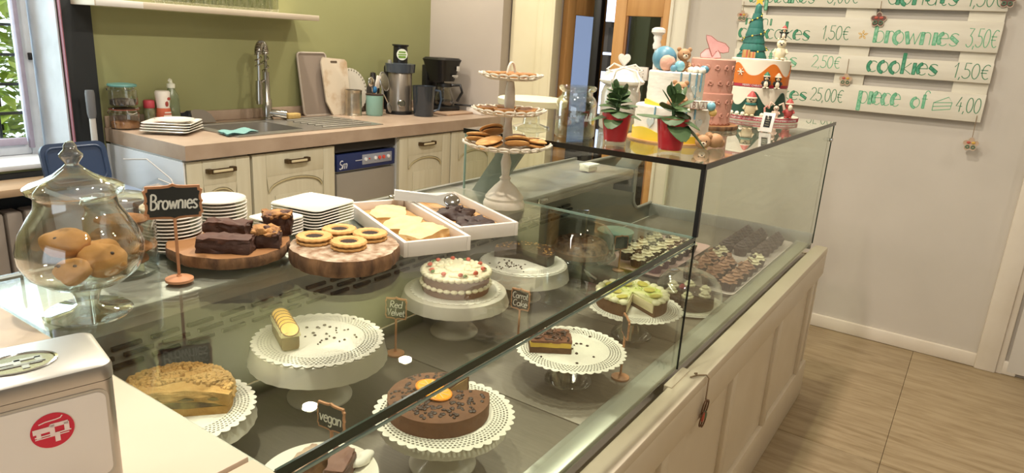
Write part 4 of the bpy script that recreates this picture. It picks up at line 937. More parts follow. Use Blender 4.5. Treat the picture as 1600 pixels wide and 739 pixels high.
# three-tier stand
ts = thing('tiered_stand', 'distressed white three-tier stand with lace-edged plates', 'cake stand', (1.351, .925, ZD))
M_dis = mat('distressed_white', '#d6cbb8', .55, col2='#cdbfa8', scale=30, contrast=.3, bump=.15)
G().lathe([(0, 0), (.050, 0), (.051, .008), (.048, .016), (.046, .018), (.047, .024), (.040, .034), (.026, .050), (.013, .062), (.012, .066), (.014, .070), (.009, .076), (.011, .095), (.013, .108), (.008, .128), (.009, .145), (.012, .175), (.008, .205), (.010, .225), (.013, .25), (.011, .28), (.008, .298), (0, .30)], 32).build('post', M_dis, ts)
def lace_plate(r, z, n):
    g = G(); seg = n*8
    prof = [(0, z), (r*.80, z), (r*.98, z+.006), (r*.97, z+.007), (r*.79, z+.0025), (0, z+.0025)]
    g.lathe(prof, seg); p = g.build('plate', M_dis, ts)
    ring = None
    for k in range(n):
        a = 2*pi*k/n; R_ = 2*pi*r/n*.5
        gg = G(); gg.M = Matrix.Translation((r*1.02*cos(a), r*1.02*sin(a), z+.0085)) @ Matrix.Rotation(a, 4, 'Z') @ Matrix.Rotation(radians(-28), 4, 'Y')
        gg.tube([(R_*.95*cos(b), R_*1.05*sin(b), 0) for b in [2*pi*i/12 for i in range(12)]], .0026, 5, closed=True); gg.build('lace_loop', M_dis, p)
    return p
lace_plate(.094, .142, 24); lace_plate(.076, .222, 20); lace_plate(.064, .302, 18)
G().tube([(.0165*cos(a)*1, -.0165*cos(a)*.0+.0, .305+.036*sin(a)) for a in [pi*i/14 for i in range(15)]], .0028, 8).build('handle_loop', M_dis, ts)
def sandwich(label, x, y, z, rz, tilt, m=M_cookie, s_=1):
    t = thing('sandwich_cookie', label, 'cookie', (1.351+x, .925+y, ZD+z), radians(rz), 'cookies on the bottom tier'); t.rotation_euler[1] = radians(tilt)
    G().ell((0, 0, .0045), (.033*s_, .029*s_, .005), 28, 10, .001, 40).build('biscuit', m, t); G().ell((0, 0, .009), (.029*s_, .026*s_, .003), 24, 8).build('filling', mat('choc_cream', '#4d3224', .6), t)
    G().ell((0, 0, .0145), (.033*s_, .029*s_, .006), 28, 10, .001, 40, 2).build('biscuit', m, t)
sandwich('golden sandwich cookie at the left of the bottom tier', -.040, .058, .156, 30, 14)
sandwich('golden sandwich cookie at the front left of the bottom tier', -.062, .005, .151, -20, -14)
sandwich('golden sandwich cookie leaning high at the rear of the bottom tier', .012, .055, .168, 60, 26)
sandwich('golden sandwich cookie at the front middle of the bottom tier', -.030, -.048, .158, 40, 18)
sandwich('golden sandwich cookie at the front right of the bottom tier', .015, -.062, .152, -30, 8)
sandwich('dark sandwich cookie at the rear right of the bottom tier', .055, .015, .150, 70, 8, mat('cookie_cocoa', '#7a5636', .75), .9)
t = thing('jam_ring_cookie', 'pale jam ring cookie at the right of the bottom tier', 'cookie', (1.351+.055, .925-.045, ZD+.156), 0, 'cookies on the bottom tier')
G().lathe([(0, 0), (.023, 0), (.024, .003), (.022, .006), (0, .006)], 30).build('biscuit', M_short, t); G().lathe([(.009, .006), (.022, .006), (.0235, .009), (.022, .011), (.010, .011)], 30, cap=False).build('biscuit_ring', mat('pale_biscuit', '#d8bd92', .8), t); G().lathe([(0, .0095), (.0098, .009)], 16, cap=False).build('jam_eye', M_jam, t)
def tartlet(label, x, y, z, fill, s_=1):
    t = thing('tartlet', label, 'tartlet', (1.351+x, .925+y, ZD+z), 0, 'tartlets on the stand')
    G().lathe([(0, 0), (.017*s_, 0), (.024*s_, .012), (.022*s_, .013), (.019*s_, .009), (0, .008)], 40, lambda a, j: 1+.03*cos(14*a)).build('pastry', mat('tart_pastry', '#bd8750', .7, col2='#a36f3c', scale=40), t)
    G().ell((0, 0, .0095), (.019*s_, .019*s_, .004), 22, 8, .003, 70, s_).build('filling', fill, t)
M_pecan = mat('pecan_fill', '#6a4028', .5, col2='#8a5a38', scale=60, bump=.5); M_crm = mat('caramel_fill', '#8a4f2c', .4, col2='#a5683c', scale=40)
for lb, x_, y_ in (('tartlet at the left of the middle tier', -.035, .038), ('tartlet at the front left of the middle tier', -.038, -.012), ('tartlet at the right of the middle tier', .030, -.030), ('tartlet at the rear of the middle tier', .028, .028), ('tartlet at the front of the middle tier', -.004, -.048)): tartlet(lb, x_, y_, .2255, M_pecan)
for lb, x_, y_ in (('small tart at the left of the top tier', -.022, .030), ('small tart at the front of the top tier', -.018, -.024), ('small tart at the right of the top tier', .026, -.026), ('small tart at the rear of the top tier', .028, .024)): tartlet(lb, x_, y_, .3055, M_crm, .95)

# napkin dispenser on the near ledge
nd = thing('napkin_dispenser', 'brushed metal napkin dispenser with a red round logo on the ledge', 'dispenser', (.2147, .610, .9895), radians(-13))
M_nd = mat('dispenser_steel', '#a5a19b', .3, .85, col2='#b3afa9', scale=2, stretch=(1, 1, 6))
G().prism(rrect(.096, .082, .009, 5), 0, .097).build('body', M_nd, nd)
g = G(); vs6 = []
for a_, b_, z, r_ in ((.098, .084, .098, .011), (.098, .084, .108, .011), (.096, .082, .1105, .011), (.09, .076, .1112, .010)):
    P_ = rrect(a_, b_, r_, 5); nn = len(P_); vs6 += [(p[0], p[1], z) for p in P_]
g.add(vs6, [(k*nn+i, k*nn+(i+1) % nn, (k+1)*nn+(i+1) % nn, (k+1)*nn+i) for k in range(3) for i in range(nn)]+[list(range(nn))[::-1], list(range(3*nn, 4*nn))]); ndl = g.build('lid', M_nd, nd)
g = G(); g.M = Matrix.Translation((-.012, .0, .1112)) @ Matrix.Diagonal((1, .74, 1, 1)); g.lathe([(.0275, .0), (.028, .0009), (.026, .0012), (.0252, .0002), (0, .0002)], 40); g.build('embossed_oval', mat('emboss', '#d9d8d6', .12, 1), ndl)
def logo(g):  # two letter-like strokes: dotted bar and hooked bar
    g.box((-.010, .0025, 0), (.0145, .0055, .0006)); g.box((-.0125, -.001, 0), (.004, .008, .0006))
    g.box((.006, .0055, 0), (.016, .004, .0006)); g.box((.0125, .001, 0), (.0045, .010, .0006)); g.box((-.0005, .0, 0), (.0045, .013, .0006)); g.box((.0035, -.0085, 0), (.0045, .009, .0006))
    g.box((0, -.0035, .0002), (.032, .0012, .0006)); g.box((-.001, -.0058, .0002), (.030, .0010, .0006))
    return g
lo2 = [(-.012, .0098), (-.006, .0112), (.004, .0116), (.008, .0122), (.010, .0145)]
g = G(); g.M = Matrix.Translation((-.012, 0, .1116)) @ Matrix.Diagonal((1.15, 1, 1, 1)); logo(g); g.build('embossed_logo', mat('emboss2', '#bfbdb9', .2, 1), ndl, smooth=False)
def fr_plane(x, z, y): return Matrix.Translation((x, y, z)) @ Matrix.Rotation(pi/2, 4, 'X')
g = G(); g.M = fr_plane(0, .050, -.0411); g.prism(rrect(.084, .083, .009, 5), 0, .0006); g.build('window_rim', M_steel, nd)
g = G(); g.M = fr_plane(0, .050, -.0417); g.prism(rrect(.079, .078, .007, 5), 0, .0006); nw = g.build('napkin_face', mat('napkin_paper', '#e3dcd2', .9, col2='#d9d2c8', scale=8, bump=.1), nd)
lx, lz = .0, .066
g = G(); g.M = fr_plane(lx, lz, -.0424); g.lathe([(0, .0004), (.0152, .0004), (.0152, 0)], 44, cap=False); rc = g.build('logo_disc', mat('logo_red', '#c5283c', .7), nw)
g = G(); g.M = fr_plane(lx, lz, -.0431) @ Matrix.Diagonal((.78, .8, .5, 1)); logo(g); g.build('logo_mark', mat('logo_paper', '#e8d6d0', .8), nw, smooth=False)
g = G(); ribbon(g, [(lx+x*.75, lz+z*.8) for x, z in lo2], .0009, -.0431); g.build('logo_swash', mat('logo_paper', '#e8d6d0', .8), nw, smooth=False)

# ================================================================ INSIDE THE CASE
ZF = .6605
M_stand = mat('stand_white', '#cdc7b8', .3, coat=.3); M_stand2 = mat('stand_white_dist', '#cbc4b3', .5, col2='#c0b7a4', scale=18)
M_gst = mat('stand_glass_smoke', '#a9a79b', .08, trans=.85)
def cake_stand(label, x, y, h, r, skirt=.03, foot=.062, m=M_stand, name='cake_stand'):
    t = thing(name, label, 'cake stand', (x, y, ZF), 0, 'footed cake stands in the case')
    G().lathe([(0, 0), (foot, 0), (foot*1.01, .004), (foot*.93, .010), (foot*.6, .022), (foot*.36, .045), (foot*.30, h*.62), (foot*.5, h-.012), (foot*.6, h-.006)], 36).build('foot', m, t)
    if skirt:
        G().lathe([(0, h-.006), (r*.96, h-.006), (r*1.03, h-.006-skirt), (r*1.05, h-.006-skirt), (r*.99, h-.002), (r*.95, h), (0, h)], 60, lambda a, j: 1+(.012*abs(sin(15*a)) if j in (2, 3) else 0), cap=False).build('plate', m, t)
    else:
        G().lathe([(0, h-.006), (r*.9, h-.006), (r, h-.002), (r, h), (0, h)], 60).build('plate', m, t)
    return t
def doily(label, x, y, z, r, n=40):
    seg = n*6; g = G()
    pts = [(r*(.965+.05*abs(sin(n*2*pi*i/seg/2)))*cos(2*pi*i/seg), r*(.965+.05*abs(sin(n*2*pi*i/seg/2)))*sin(2*pi*i/seg)) for i in range(seg)]
    g.prism(pts, 0, .0008)
    return tag(g.build('paper_doily', doilymat('doily_%d' % int(1000*r+1e5*x), r), loc=(x, y, z), smooth=False), label, 'doily', 'white lace doilies')
def sector(r, a0, a1, n=40): return [(0, 0)]+[(r*cos(radians(a0+(a1-a0)*i/n)), r*sin(radians(a0+(a1-a0)*i/n))) for i in range(n+1)]
def crumbs(n, x, y, z, sx, sy, m, label, rmin=.0015, rmax=.004):
    g = G()
    for i in range(n): g.ell((random.gauss(0, sx), random.gauss(0, sy), .001), (random.uniform(rmin, rmax),)*2+(random.uniform(rmin, rmax)*.6,), 6, 4)
    return tag(g.build('cake_crumbs', m, loc=(x, y, z)), label, 'crumbs', kind='stuff')

# 1 crumble cake
X, Y, H = .555, 1.015, .092
cake_stand('white cake stand under the crumble cake', X, Y, H, .115, .02)
doily('lace doily under the crumble cake', X, Y, ZF+H+.0005, .120)
t = thing('crumble_cake', 'half crumble-topped cake with a fruit filling', 'cake', (X-.004, Y+.004, ZF+H+.0016))
hp = [(.092*cos(radians(a)), .092*sin(radians(a))) for a in range(-62, 165, 6)]
M_crumb = mat('crumble_top', '#c2995a', .9, col2='#a87c40', scale=50, bump=1, bscale=90); M_fill = mat('apple_fill', '#8d7a45', .6, col2='#4d3322', scale=45, contrast=.3, bump=.6)
G().slab([(p[0]*.97, p[1]*.97) for p in hp], 0, .014, nz=.002).build('base', M_crumb, t)
G().slab([(p[0]*.95, p[1]*.95) for p in hp], .013, .030, nz=.004, nf=80, seed=2).build('filling', M_fill, t)
g = G().slab(hp, .028, .048, nz=.008, nf=70, seed=4); g.v = [(a, b, c-.014*min(1, (math.hypot(a, b)/.092))**3) for a, b, c in g.v]
for i in range(560):
    a = radians(random.uniform(-58, 160)); r_ = .090*math.sqrt(random.random()); g.ell((r_*cos(a), r_*sin(a), .049-.013*(r_/.090)**3), (random.uniform(.0025, .005),)*3, 6, 4, .001, 200, i)
g.build('crumble', M_crumb, t)

# 2 citrus loaf
X, Y, H = .840, 1.002, .126
cake_stand('large white cake stand with skirt under the citrus loaf', X, Y, H, .128, .034, .064)
doily('large lace doily under the citrus loaf', X, Y, ZF+H+.0005, .127)
crumbs(26, X+.02, Y-.01, ZF+H+.0016, .05, .04, M_brownie, 'brown crumbs scattered on the doily of the citrus loaf')
t = thing('loaf_cake', 'narrow loaf cake topped with orange slices and cream', 'cake', (X-.052, Y+.035, ZF+H+.0014), radians(64))
G().box((0, 0, .016), (.098, .034, .031), .006).build('crumb', mat('loaf_crumb', '#7d5f35', .85, col2='#6b4d2a', scale=35, bump=.4), t)
g = G().slab(R4(.049, .0175), .029, .039, nz=.004, nf=60, seed=1); g.build('icing', mat('loaf_icing', '#e0d3a2', .6, bump=.3), t)
M_peel = mat('orange_peel', '#c98a2b', .5); M_oran = mat('orange_flesh', '#dba63f', .35, col2='#e8bd62', scale=50)
for k in range(6):
    s_ = thing('x', '', '') if False else None
    gg = G(); gg.at((-.040+.0155*k, 0, .041), ry=radians(-28)); gg.lathe([(0, 0), (.0165, 0), (.0165, .002), (0, .0022)], 22); p_ = gg.build('orange_slice', M_oran, t)
    gg = G(); gg.at((-.040+.0155*k, 0, .041), ry=radians(-28)); gg.tube([(.0165*cos(a), .0165*sin(a), .001) for a in [2*pi*i/20 for i in range(20)]], .0015, 5, closed=True); gg.build('peel', mat('peel_brown', '#6d451c', .5), p_)

# 3 red velvet style cake
X, Y, H = 1.272, 1.002, .114
cake_stand('white cake stand under the cream-topped layer cake', X, Y, H, .128, .024, .060, M_stand2)
doily('lace doily under the cream-topped layer cake', X, Y, ZF+H+.0005, .112)
t = thing('layer_cake', 'two-layer cake with cream piping and red and green sugar flowers', 'cake', (X, Y, ZF+H+.0014))
M_sponge = mat('sponge_brown', '#6d4a35', .8, col2='#7d563e', scale=40, bump=.4); M_cream2 = mat('cream_icing', '#e6dcbc', .5, bump=.2, bscale=80)
RC = .083
G().lathe([(0, 0), (RC, 0), (RC+.001, .016), (0, .017)], 48).build('bottom_layer', M_sponge, t)
G().lathe([(0, .022), (RC, .022), (RC+.001, .044), (0, .045)], 48).build('top_layer', M_sponge, t)
g = G(); g.lathe([(0, .0165), (RC*.97, .0165), (RC*.97, .0225), (0, .0225)], 40)
for k in range(30): a = 2*pi*k/30; g.ell((RC*.985*cos(a), RC*.985*sin(a), .0195), (.009, .009, .0055), 10, 6)
g.build('cream_middle', M_cream2, t)
g = G(); g.lathe([(0, .044), (RC*.97, .044), (RC*.95, .050), (0, .052)], 40)
for k in range(34): a = 2*pi*k/34; g.ell((RC*.98*cos(a), RC*.98*sin(a), .047), (.0085, .0085, .006), 10, 6)
for k in range(60): a = random.uniform(0, 6.28); r_ = RC*.78*math.sqrt(random.random()); g.ell((r_*cos(a), r_*sin(a), .052), (.009, .009, .005), 8, 6)
g.build('cream_top', M_cream2, t)
for k in range(10):
    a = 2*pi*k/10+.2
    f_ = G().ell((RC*.80*cos(a), RC*.80*sin(a), .0575), (.0075, .0055, .005), 10, 6, .001, 120, k).build('sugar_flower', mat('sugar_red', '#c9573f', .5), t)
    if k % 2 == 0: G().ell((RC*.80*cos(a+.12), RC*.86*sin(a+.12), .0555), (.006, .005, .004), 8, 6).build('sugar_leaf', mat('sugar_green', '#5d7a3f', .5), f_)

# 4 dark cake
X, Y, H = 1.595, 1.012, .106
cake_stand('white cake stand with skirt under the dark chocolate cake', X, Y, H, .128, .034, .058)
doily('lace doily under the cut dark chocolate cake', X, Y, ZF+H+.0005, .122)
crumbs(30, X-.06, Y+.01, ZF+H+.0016, .02, .025, M_brownie, 'dark crumbs on the doily beside the cut chocolate cake')
t = thing('chocolate_cake', 'cut dark chocolate cake sprinkled with golden nuts', 'cake', (X+.015, Y+.008, ZF+H+.0014))
P_ = [(0, 0)]+[(.088*cos(radians(a)), .088*sin(radians(a))) for a in range(-100, 121, 6)]
g = G().slab(P_, 0, .026, nz=.002, nf=60); g.build('crumb', mat('dark_cake', '#3a2a22', .6, col2='#46332a', scale=30, bump=.3), t)
G().slab([(p[0]*.985, p[1]*.985) for p in P_], .024, .030, nz=.0015).build('glaze', mat('dark_glaze', '#4d392e', .3), t)
for k in range(46):
    a = radians(random.choice([random.uniform(-95, 118)])); r_ = .088*random.uniform(.55, .97); gg = G(); gg.at((r_*cos(a), r_*sin(a), .0305), rz=random.uniform(0, 3)); gg.box((0, 0, .001), (.007, .0035, .002), .0008); gg.build('nut_piece', mat('nut_gold', '#b58a4e', .6), t)

# 5 plate with slices and the Vegan sign
X, Y = .587, .706
cake_stand('low white plate stand at the near end of the case', X, Y, .072, .050, 0, .05)
tag(G().lathe([(0, 0), (.055, 0), (.058, .002), (.088, .009), (.087, .011), (.058, .005), (0, .005)], 56).build('dessert_plate', M_por, loc=(X, Y, ZF+.0725)), 'round white plate with two cake slices at the near end of the case', 'plate')
M_sl = mat('marbled_slice', '#6d4a38', .6, col2='#b58a64', scale=30, contrast=.3, bump=.6)
for lb, x_, y_, rz_, tl, sd in (('rear marbled cake slice on the white plate', X-.008, Y+.022, 10, 0, 1), ('front dark cake slice on the white plate', X+.022, Y-.018, 35, 0, 5)):
    t = thing('cake_slice', lb, 'cake slice', (x_, y_, ZF+.0785), radians(rz_), 'cake slices on the white plate')
    G().slab([(-.036, -.016), (.03, -.022), (.036, .016), (-.034, .014)], 0, .024, nz=.004, nf=60, seed=sd).build('crumb', M_sl if sd == 1 else mat('dark_slice', '#4a332b', .6, col2='#6d4c40', scale=30, bump=.6), t)
    G().slab([(-.034, -.014), (.028, -.020), (.034, .014), (-.032, .012)], .0225, .030, nz=.004, nf=70, seed=sd+1).build('topping', mat('glaze_marble', '#8a6450', .45, col2='#d8bfa2', scale=22, contrast=.3) if sd == 1 else mat('glaze_brown', '#6b463a', .5, col2='#8a6352', scale=30), t)
tag(G().ell((0, 0, .006), (.024, .014, .010), 20, 12, .004, 60, 2, flat=0).build('cream_dollop', mat('cream_white', '#e9e2d6', .4), loc=(X+.062, Y-.022, ZF+.0805)), 'white cream dollop on the dessert plate', 'cream')

# 6 round chocolate chip cake with orange
X, Y, H = .820, .660, .100
cake_stand('white cake stand under the chocolate chip cake', X, Y, H, .105, .015, .058)
doily('lace doily under the chocolate chip cake', X, Y, ZF+H+.0005, .120)
t = thing('chocolate_chip_cake', 'round brown cake with chocolate chips, one wedge cut out', 'cake', (X-.004, Y+.010, ZF+H+.0014), radians(-20))
M_cc = mat('choc_cake_top', '#6b4630', .7, col2='#7a5238', scale=25, bump=.4, bscale=60)
g = G().slab(sector(.087, 22, 338, 60), 0, .036, nz=.0018, nf=50, seed=3); g.v = [(a, b, c-.008*min(1, math.hypot(a, b)/.087)**6*(1 if c > .02 else 0)) for a, b, c in g.v]; g.build('cake_body', M_cc, t)
g = G(); M_cut = mat('choc_cake_cut', '#8a6a42', .85, col2='#a3845a', scale=60, bump=.6)
for a in (22, 338):
    gg = G(); gg.at((0, 0, 0), rz=radians(a)); gg.box((.043, 0, .016), (.078, .0035, .026), .001); gg.build('cut_face', M_cut, t)
for k in range(200):
    a = radians(random.uniform(26, 334)); r_ = .080*math.sqrt(random.random()); G().ell((r_*cos(a), r_*sin(a), .0365-.006*(r_/.08)**6), (random.uniform(.0025, .0050),)*2+(.002,), 7, 5).build('chocolate_chip', M_chips, t)
for lb, dx, dy, dz, rx in (('lower orange slice on the chocolate chip cake', -.002, .004, .0385, 8), ('upper orange slice on the chocolate chip cake', .002, .026, .0415, 4)):
    o_ = thing('orange_slice', lb, 'orange slice', (X+dx-.012, Y+dy, ZF+H+.0014+dz), 0, 'orange slices on the chocolate chip cake'); o_.rotation_euler = (radians(rx), 0, .4)
    G().lathe([(0, 0), (.021, 0), (.021, .003), (0, .003)], 30).build('flesh', mat('orange_bright', '#f0a01c', .35, col2='#f7b640', scale=60), o_)
    G().tube([(.0225*cos(a), .0225*sin(a), .0015) for a in [2*pi*i/30 for i in range(30)]], .0022, 6, closed=True).build('peel', mat('peel_orange', '#ec8f14', .4), o_)
    gg = G()
    for q in range(8): a = 2*pi*q/8; gg.tube([(.003*cos(a), .003*sin(a), .0034), (.019*cos(a), .019*sin(a), .0034)], .0010, 4)
    gg.build('pith', mat('pith', '#f3d9a0', .5), o_)

# 7 slice on a glass stand
X, Y, H = 1.237, .647, .075
cake_stand('smoky glass cake stand under the yellow-layer slice', X, Y, H, .108, 0, .052, M_gst, 'glass_cake_stand')
doily('lace doily under the yellow-layer chocolate slice', X, Y, ZF+H+.0005, .121)
crumbs(14, X+.02, Y+.01, ZF+H+.0016, .05, .04, M_brownie, 'crumbs on the doily beside the yellow-layer slice')
t = thing('layered_slice', 'square slice with yellow custard layer and chocolate curls', 'cake slice', (X-.026, Y+.040, ZF+H+.0014), radians(-52))
q4 = [(-.046, -.032), (.044, -.036), (.048, .034), (-.044, .036)]
G().slab(q4, 0, .013, nz=.002, nf=60).build('base', mat('slice_base', '#6a4a2e', .8, col2='#573a24', scale=40, bump=.5), t)
G().slab([(a*.98, b*.98) for a, b in q4], .012, .024, nz=.001).build('custard', mat('custard', '#d8b23f', .4), t)
G().slab([(a*.98, b*.98) for a, b in q4], .023, .028, nz=.003, nf=60, seed=3).build('topping', mat('slice_top', '#6b3f2a', .6, col2='#7d4c34', scale=30), t)
for k in range(46):
    x_, y_, a = random.uniform(-.038, .038), random.uniform(-.028, .028), random.uniform(0, 6.28); r_ = random.uniform(.006, .012)
    G().tube([(x_+r_*cos(a+b), y_+r_*sin(a+b), .030+.003*sin(b)) for b in (0, .7, 1.4, 2.1)], .0017, 5).build('chocolate_curl', M_chips if k % 2 else mat('curl_milk', '#6b4230', .5), t)

# 8 lime cheesecake
X, Y, H = 1.563, .645, .080
cake_stand('smoky glass cake stand under the lime cheesecake', X, Y, H, .108, 0, .052, M_gst, 'glass_cake_stand')
doily('lace doily under the lime cheesecake', X, Y, ZF+H+.0005, .122)
t = thing('lime_cheesecake', 'pale cheesecake with green zest, a wedge cut out', 'cake', (X-.004, Y+.008, ZF+H+.0014), radians(0))
M_bisc = mat('biscuit_crust', '#6d4d30', .9, col2='#59391f', scale=50, bump=.6); M_lime = mat('lime_top', '#e6dfb8', .5, col2='#cfd86a', scale=16, contrast=.35, bump=.3, bscale=60)
a0, a1 = -118, 196
G().slab(sector(.090, a0, a1, 50), 0, .030, nz=.0015, nf=60).build('crust', M_bisc, t)
gx = G()
for a in (a0, a1): gx.at((0, 0, 0), rz=radians(a)); gx.box((.044, 0, .021), (.084, .004, .022), .001)
gx.build('cut_face', mat('cheese_cream', '#dccfa8', .6), t)
G().slab(sector(.088, a0+1, a1-1, 50), .0305, .037, nz=.0025, nf=60, seed=2).build('topping', M_lime, t)
for k in range(20):
    a = radians(a0+6+(a1-a0-12)*k/19); G().ell((.084*cos(a), .084*sin(a), .036), (.011, .011, .007), 12, 8, .001, 90, k).build('cream_rosette', mat('lime_cream', '#e2dcb6', .5), t)
for k in range(7):
    a = radians(-90+45*k); r_ = .045 if k % 2 else .062
    gg = G(); gg.at((r_*cos(a), r_*sin(a), .0405), rx=radians(10*(k % 3-1))); gg.lathe([(0, 0), (.0145, 0), (.0145, .002), (0, .0024)], 20); gg.build('lime_slice', mat('lime_slice', '#d2c668', .4, col2='#c2b552', scale=60), t)
for k in range(60):
    a = radians(random.uniform(a0+8, a1-8)); r_ = .07*math.sqrt(random.random()); b = random.uniform(0, 6.28)
    G().tube([(r_*cos(a), r_*sin(a), .0405), (r_*cos(a)+.005*cos(b), r_*sin(a)+.005*sin(b), .0412)], .0008, 4).build('zest', mat('zest_green', '#a5c02c', .5), t)

# 9 dome with a dark cream cake
X, Y = 1.875, .612
tag(G().lathe([(0, 0), (.095, 0), (.112, .006), (.111, .008), (.094, .004), (0, .004)], 56).build('cake_plate', M_por, loc=(X, Y, ZF)), 'white plate under the glass dome in the far section', 'plate')
doily('lace doily under the glass dome', X, Y, ZF+.0046, .094)
dm = thing('cake_dome', 'clear glass dome over a dark cake with cream rosettes', 'cake dome', (X, Y, ZF+.0085))
G().lathe([(.096, 0), (.097, .03), (.090, .062), (.068, .086), (.035, .097), (.012, .099)], 48, cap=False).build('dome', M_clear, dm)
G().lathe([(.012, .098), (.010, .104), (.018, .122), (.018, .126), (0, .127)], 20).build('knob', M_clear, dm)
t = thing('cream_rosette_cake', 'dark cake with cream rosettes under the glass dome', 'cake', (X, Y, ZF+.006))
G().lathe([(0, 0), (.076, 0), (.074, .03), (.068, .036), (0, .037)], 40).build('cake_body', mat('mud_cake', '#3b2922', .5, col2='#463029', scale=25), t)
for k in range(6):
    a = 2*pi*k/6+.3; gg = G(); gg.at((.054*cos(a), .054*sin(a), .036)); gg.lathe([(.016, 0), (.017, .005), (.011, .009), (.012, .012), (.004, .018), (0, .019)], 30, lambda b, j: 1+.09*cos(7*b+j*.5)); gg.build('cream_rosette', M_cream2, t)
t = thing('strawberry', 'red berry on the dome cake', 'berry', (X, Y+.02, ZF+.0435)); G().lathe([(0, 0), (.008, .002), (.010, .008), (.005, .016), (0, .017)], 14).build('fruit', mat('berry_red', '#a2333a', .4), t)

# 10 empty dome on a glass foot
X, Y = 1.858, .972
gs = thing('glass_dome_stand', 'clear glass cake stand with a domed cover behind the dark cake', 'cake dome', (X, Y, ZF))
G().lathe([(.062, 0), (.063, .004), (.050, .012), (.020, .03), (.014, .05), (.018, .066), (.03, .074)], 40, cap=False).build('foot', M_clear, gs)
G().lathe([(0, .076), (.11, .076), (.118, .081), (.116, .084), (.108, .080)], 48, cap=False).build('plate', M_clear, gs)
gd = G().lathe([(.109, .084), (.110, .115), (.101, .15), (.076, .178), (.04, .191), (.014, .194)], 48, cap=False).build('dome', M_clear, gs)
G().lathe([(.012, .193), (.012, .20), (.02, .218), (.02, .223), (0, .224)], 20).build('knob', M_clear, gd)
t = thing('ring_cake', 'brown nut-topped ring cake under the tall glass dome', 'cake', (X+.004, Y, ZF+.0765))
G().lathe([(.03, .002), (.05, 0), (.085, .002), (.09, .02), (.078, .045), (.06, .052), (.04, .045), (.03, .02), (.03, .002)], 44, lambda a, j: 1+.02*cos(12*a), cap=False).build('cake_body', mat('ring_brown', '#8a6242', .7, col2='#a3785a', scale=20, bump=.4), t)
G().lathe([(.089, .022), (.079, .0465), (.06, .054), (.04, .0465)], 44, lambda a, j: 1+.02*cos(12*a), cap=False).build('glaze', mat('ring_glaze', '#54382a', .4, col2='#8f6c50', scale=60, contrast=.2), t)

# signs in the case
M_old = M_signw
chalk_sign('chalkboard sign reading Vegan behind the white dessert plate', (.672, .775, ZF), face(.672, .775, radians(-42)), ['vegan'], .058, .046, .088, .022)
chalk_sign('chalkboard sign reading Red Velvet beside the layer cake', (1.079, 1.02, ZF), face(1.079, 1.02, radians(-18)), ['Red', 'Velvet'], .052, .050, .086, .017)
chalk_sign('chalkboard sign reading Carrot Cake beside the layer cake', (1.33, .845, ZF), face(1.33, .845, radians(-25)), ['Carrot', 'Cake'], .052, .052, .082, .017)
chalk_sign('chalkboard sign turned edge-on in front of the lime cheesecake', (1.322, .560, ZF), radians(38), ['Lime'] if 'L' in GL else [], .056, .046, .10, .018)
chalk_sign('chalkboard sign among the cupcakes of the pink tray', (2.02, .905, ZF), radians(-35), [], .052, .046, .072, .018)

# cupcakes
M_case_d = mat('paper_case_dark', '#3a2624', .7); M_case_m = mat('paper_case_mauve', '#6b4550', .7)
M_fr_w = mat('frosting_cream', '#e4d9b8', .5); M_fr_c = mat('frosting_mocha', '#a5795f', .5, col2='#94684f', scale=30); M_fr_d = mat('frosting_dark', '#3d2b29', .5)
def swirl(g, r, h, turns=3, k=7):
    n = 26; prof = []
    seg = 42; rows = 16; vs7 = []
    for j in range(rows+1):
        u = j/rows; rr = r*(1-u)**.75*(1+.16*cos(2*pi*turns*u)); z = h*u
        for i in range(seg):
            a = 2*pi*i/seg; q = rr*(1+.10*cos(k*a+6*u)); vs7.append((q*cos(a), q*sin(a), z))
    g.add(vs7, [(j*seg+i, j*seg+(i+1) % seg, (j+1)*seg+(i+1) % seg, (j+1)*seg+i) for j in range(rows) for i in range(seg)])
def make_cupcake(kind, s_=1):
    t = thing('cupcake', 'cupcake', 'cupcake', (0, 0, -5))
    G().lathe([(0, 0), (.020*s_, 0), (.027*s_, .028*s_), (.026*s_, .030*s_), (0, .030*s_)], 48, lambda a, j: 1+.03*cos(24*a)).build('paper_case', M_case_m if kind == 'zebra' else M_case_d, t)
    g = G(); g.at((0, 0, .029*s_)); swirl(g, .0235*s_, .026*s_ if kind != 'zebra' else .020*s_)
    fr_ = g.build('frosting', {'white': M_fr_w, 'zebra': M_fr_w, 'mocha': M_fr_c, 'dark': M_fr_d}[kind], t)
    if kind == 'white':
        for q in range(3): G().ell((.007*cos(2.1*q), .007*sin(2.1*q), .052*s_), (.0065, .0065, .004), 10, 6).build('chocolate_heart', M_chips, t)
    if kind == 'zebra':
        for q in range(4): G().tube([(-.022+.01*q, -.018, .036), (-.018+.01*q, -.006, .044), (-.012+.008*q, .008, .046), (-.010+.01*q, .02, .037)], .0016, 5).build('chocolate_stripe', M_chips, fr_)
    if kind == 'mocha':
        gg = G(); gg.at((.006, 0, .056*s_), ry=radians(35), rz=.5); gg.box((0, 0, 0), (.018, .016, .004), .0015); gg.build('chocolate_square', mat('choc_milk', '#7d5237', .4), t)
    return t
protos = {k: make_cupcake(k) for k in ('white', 'zebra', 'mocha', 'dark')}
used = set()
def cupcake(kind, x, y, z, label, grp):
    loc = (x, y, z)
    if kind not in used: used.add(kind); c = protos[kind]; c.location = loc; c['label'] = label
    else: c = copy_tree(protos[kind], None, loc, random.uniform(0, 6), label)
    c['group'] = grp; return c
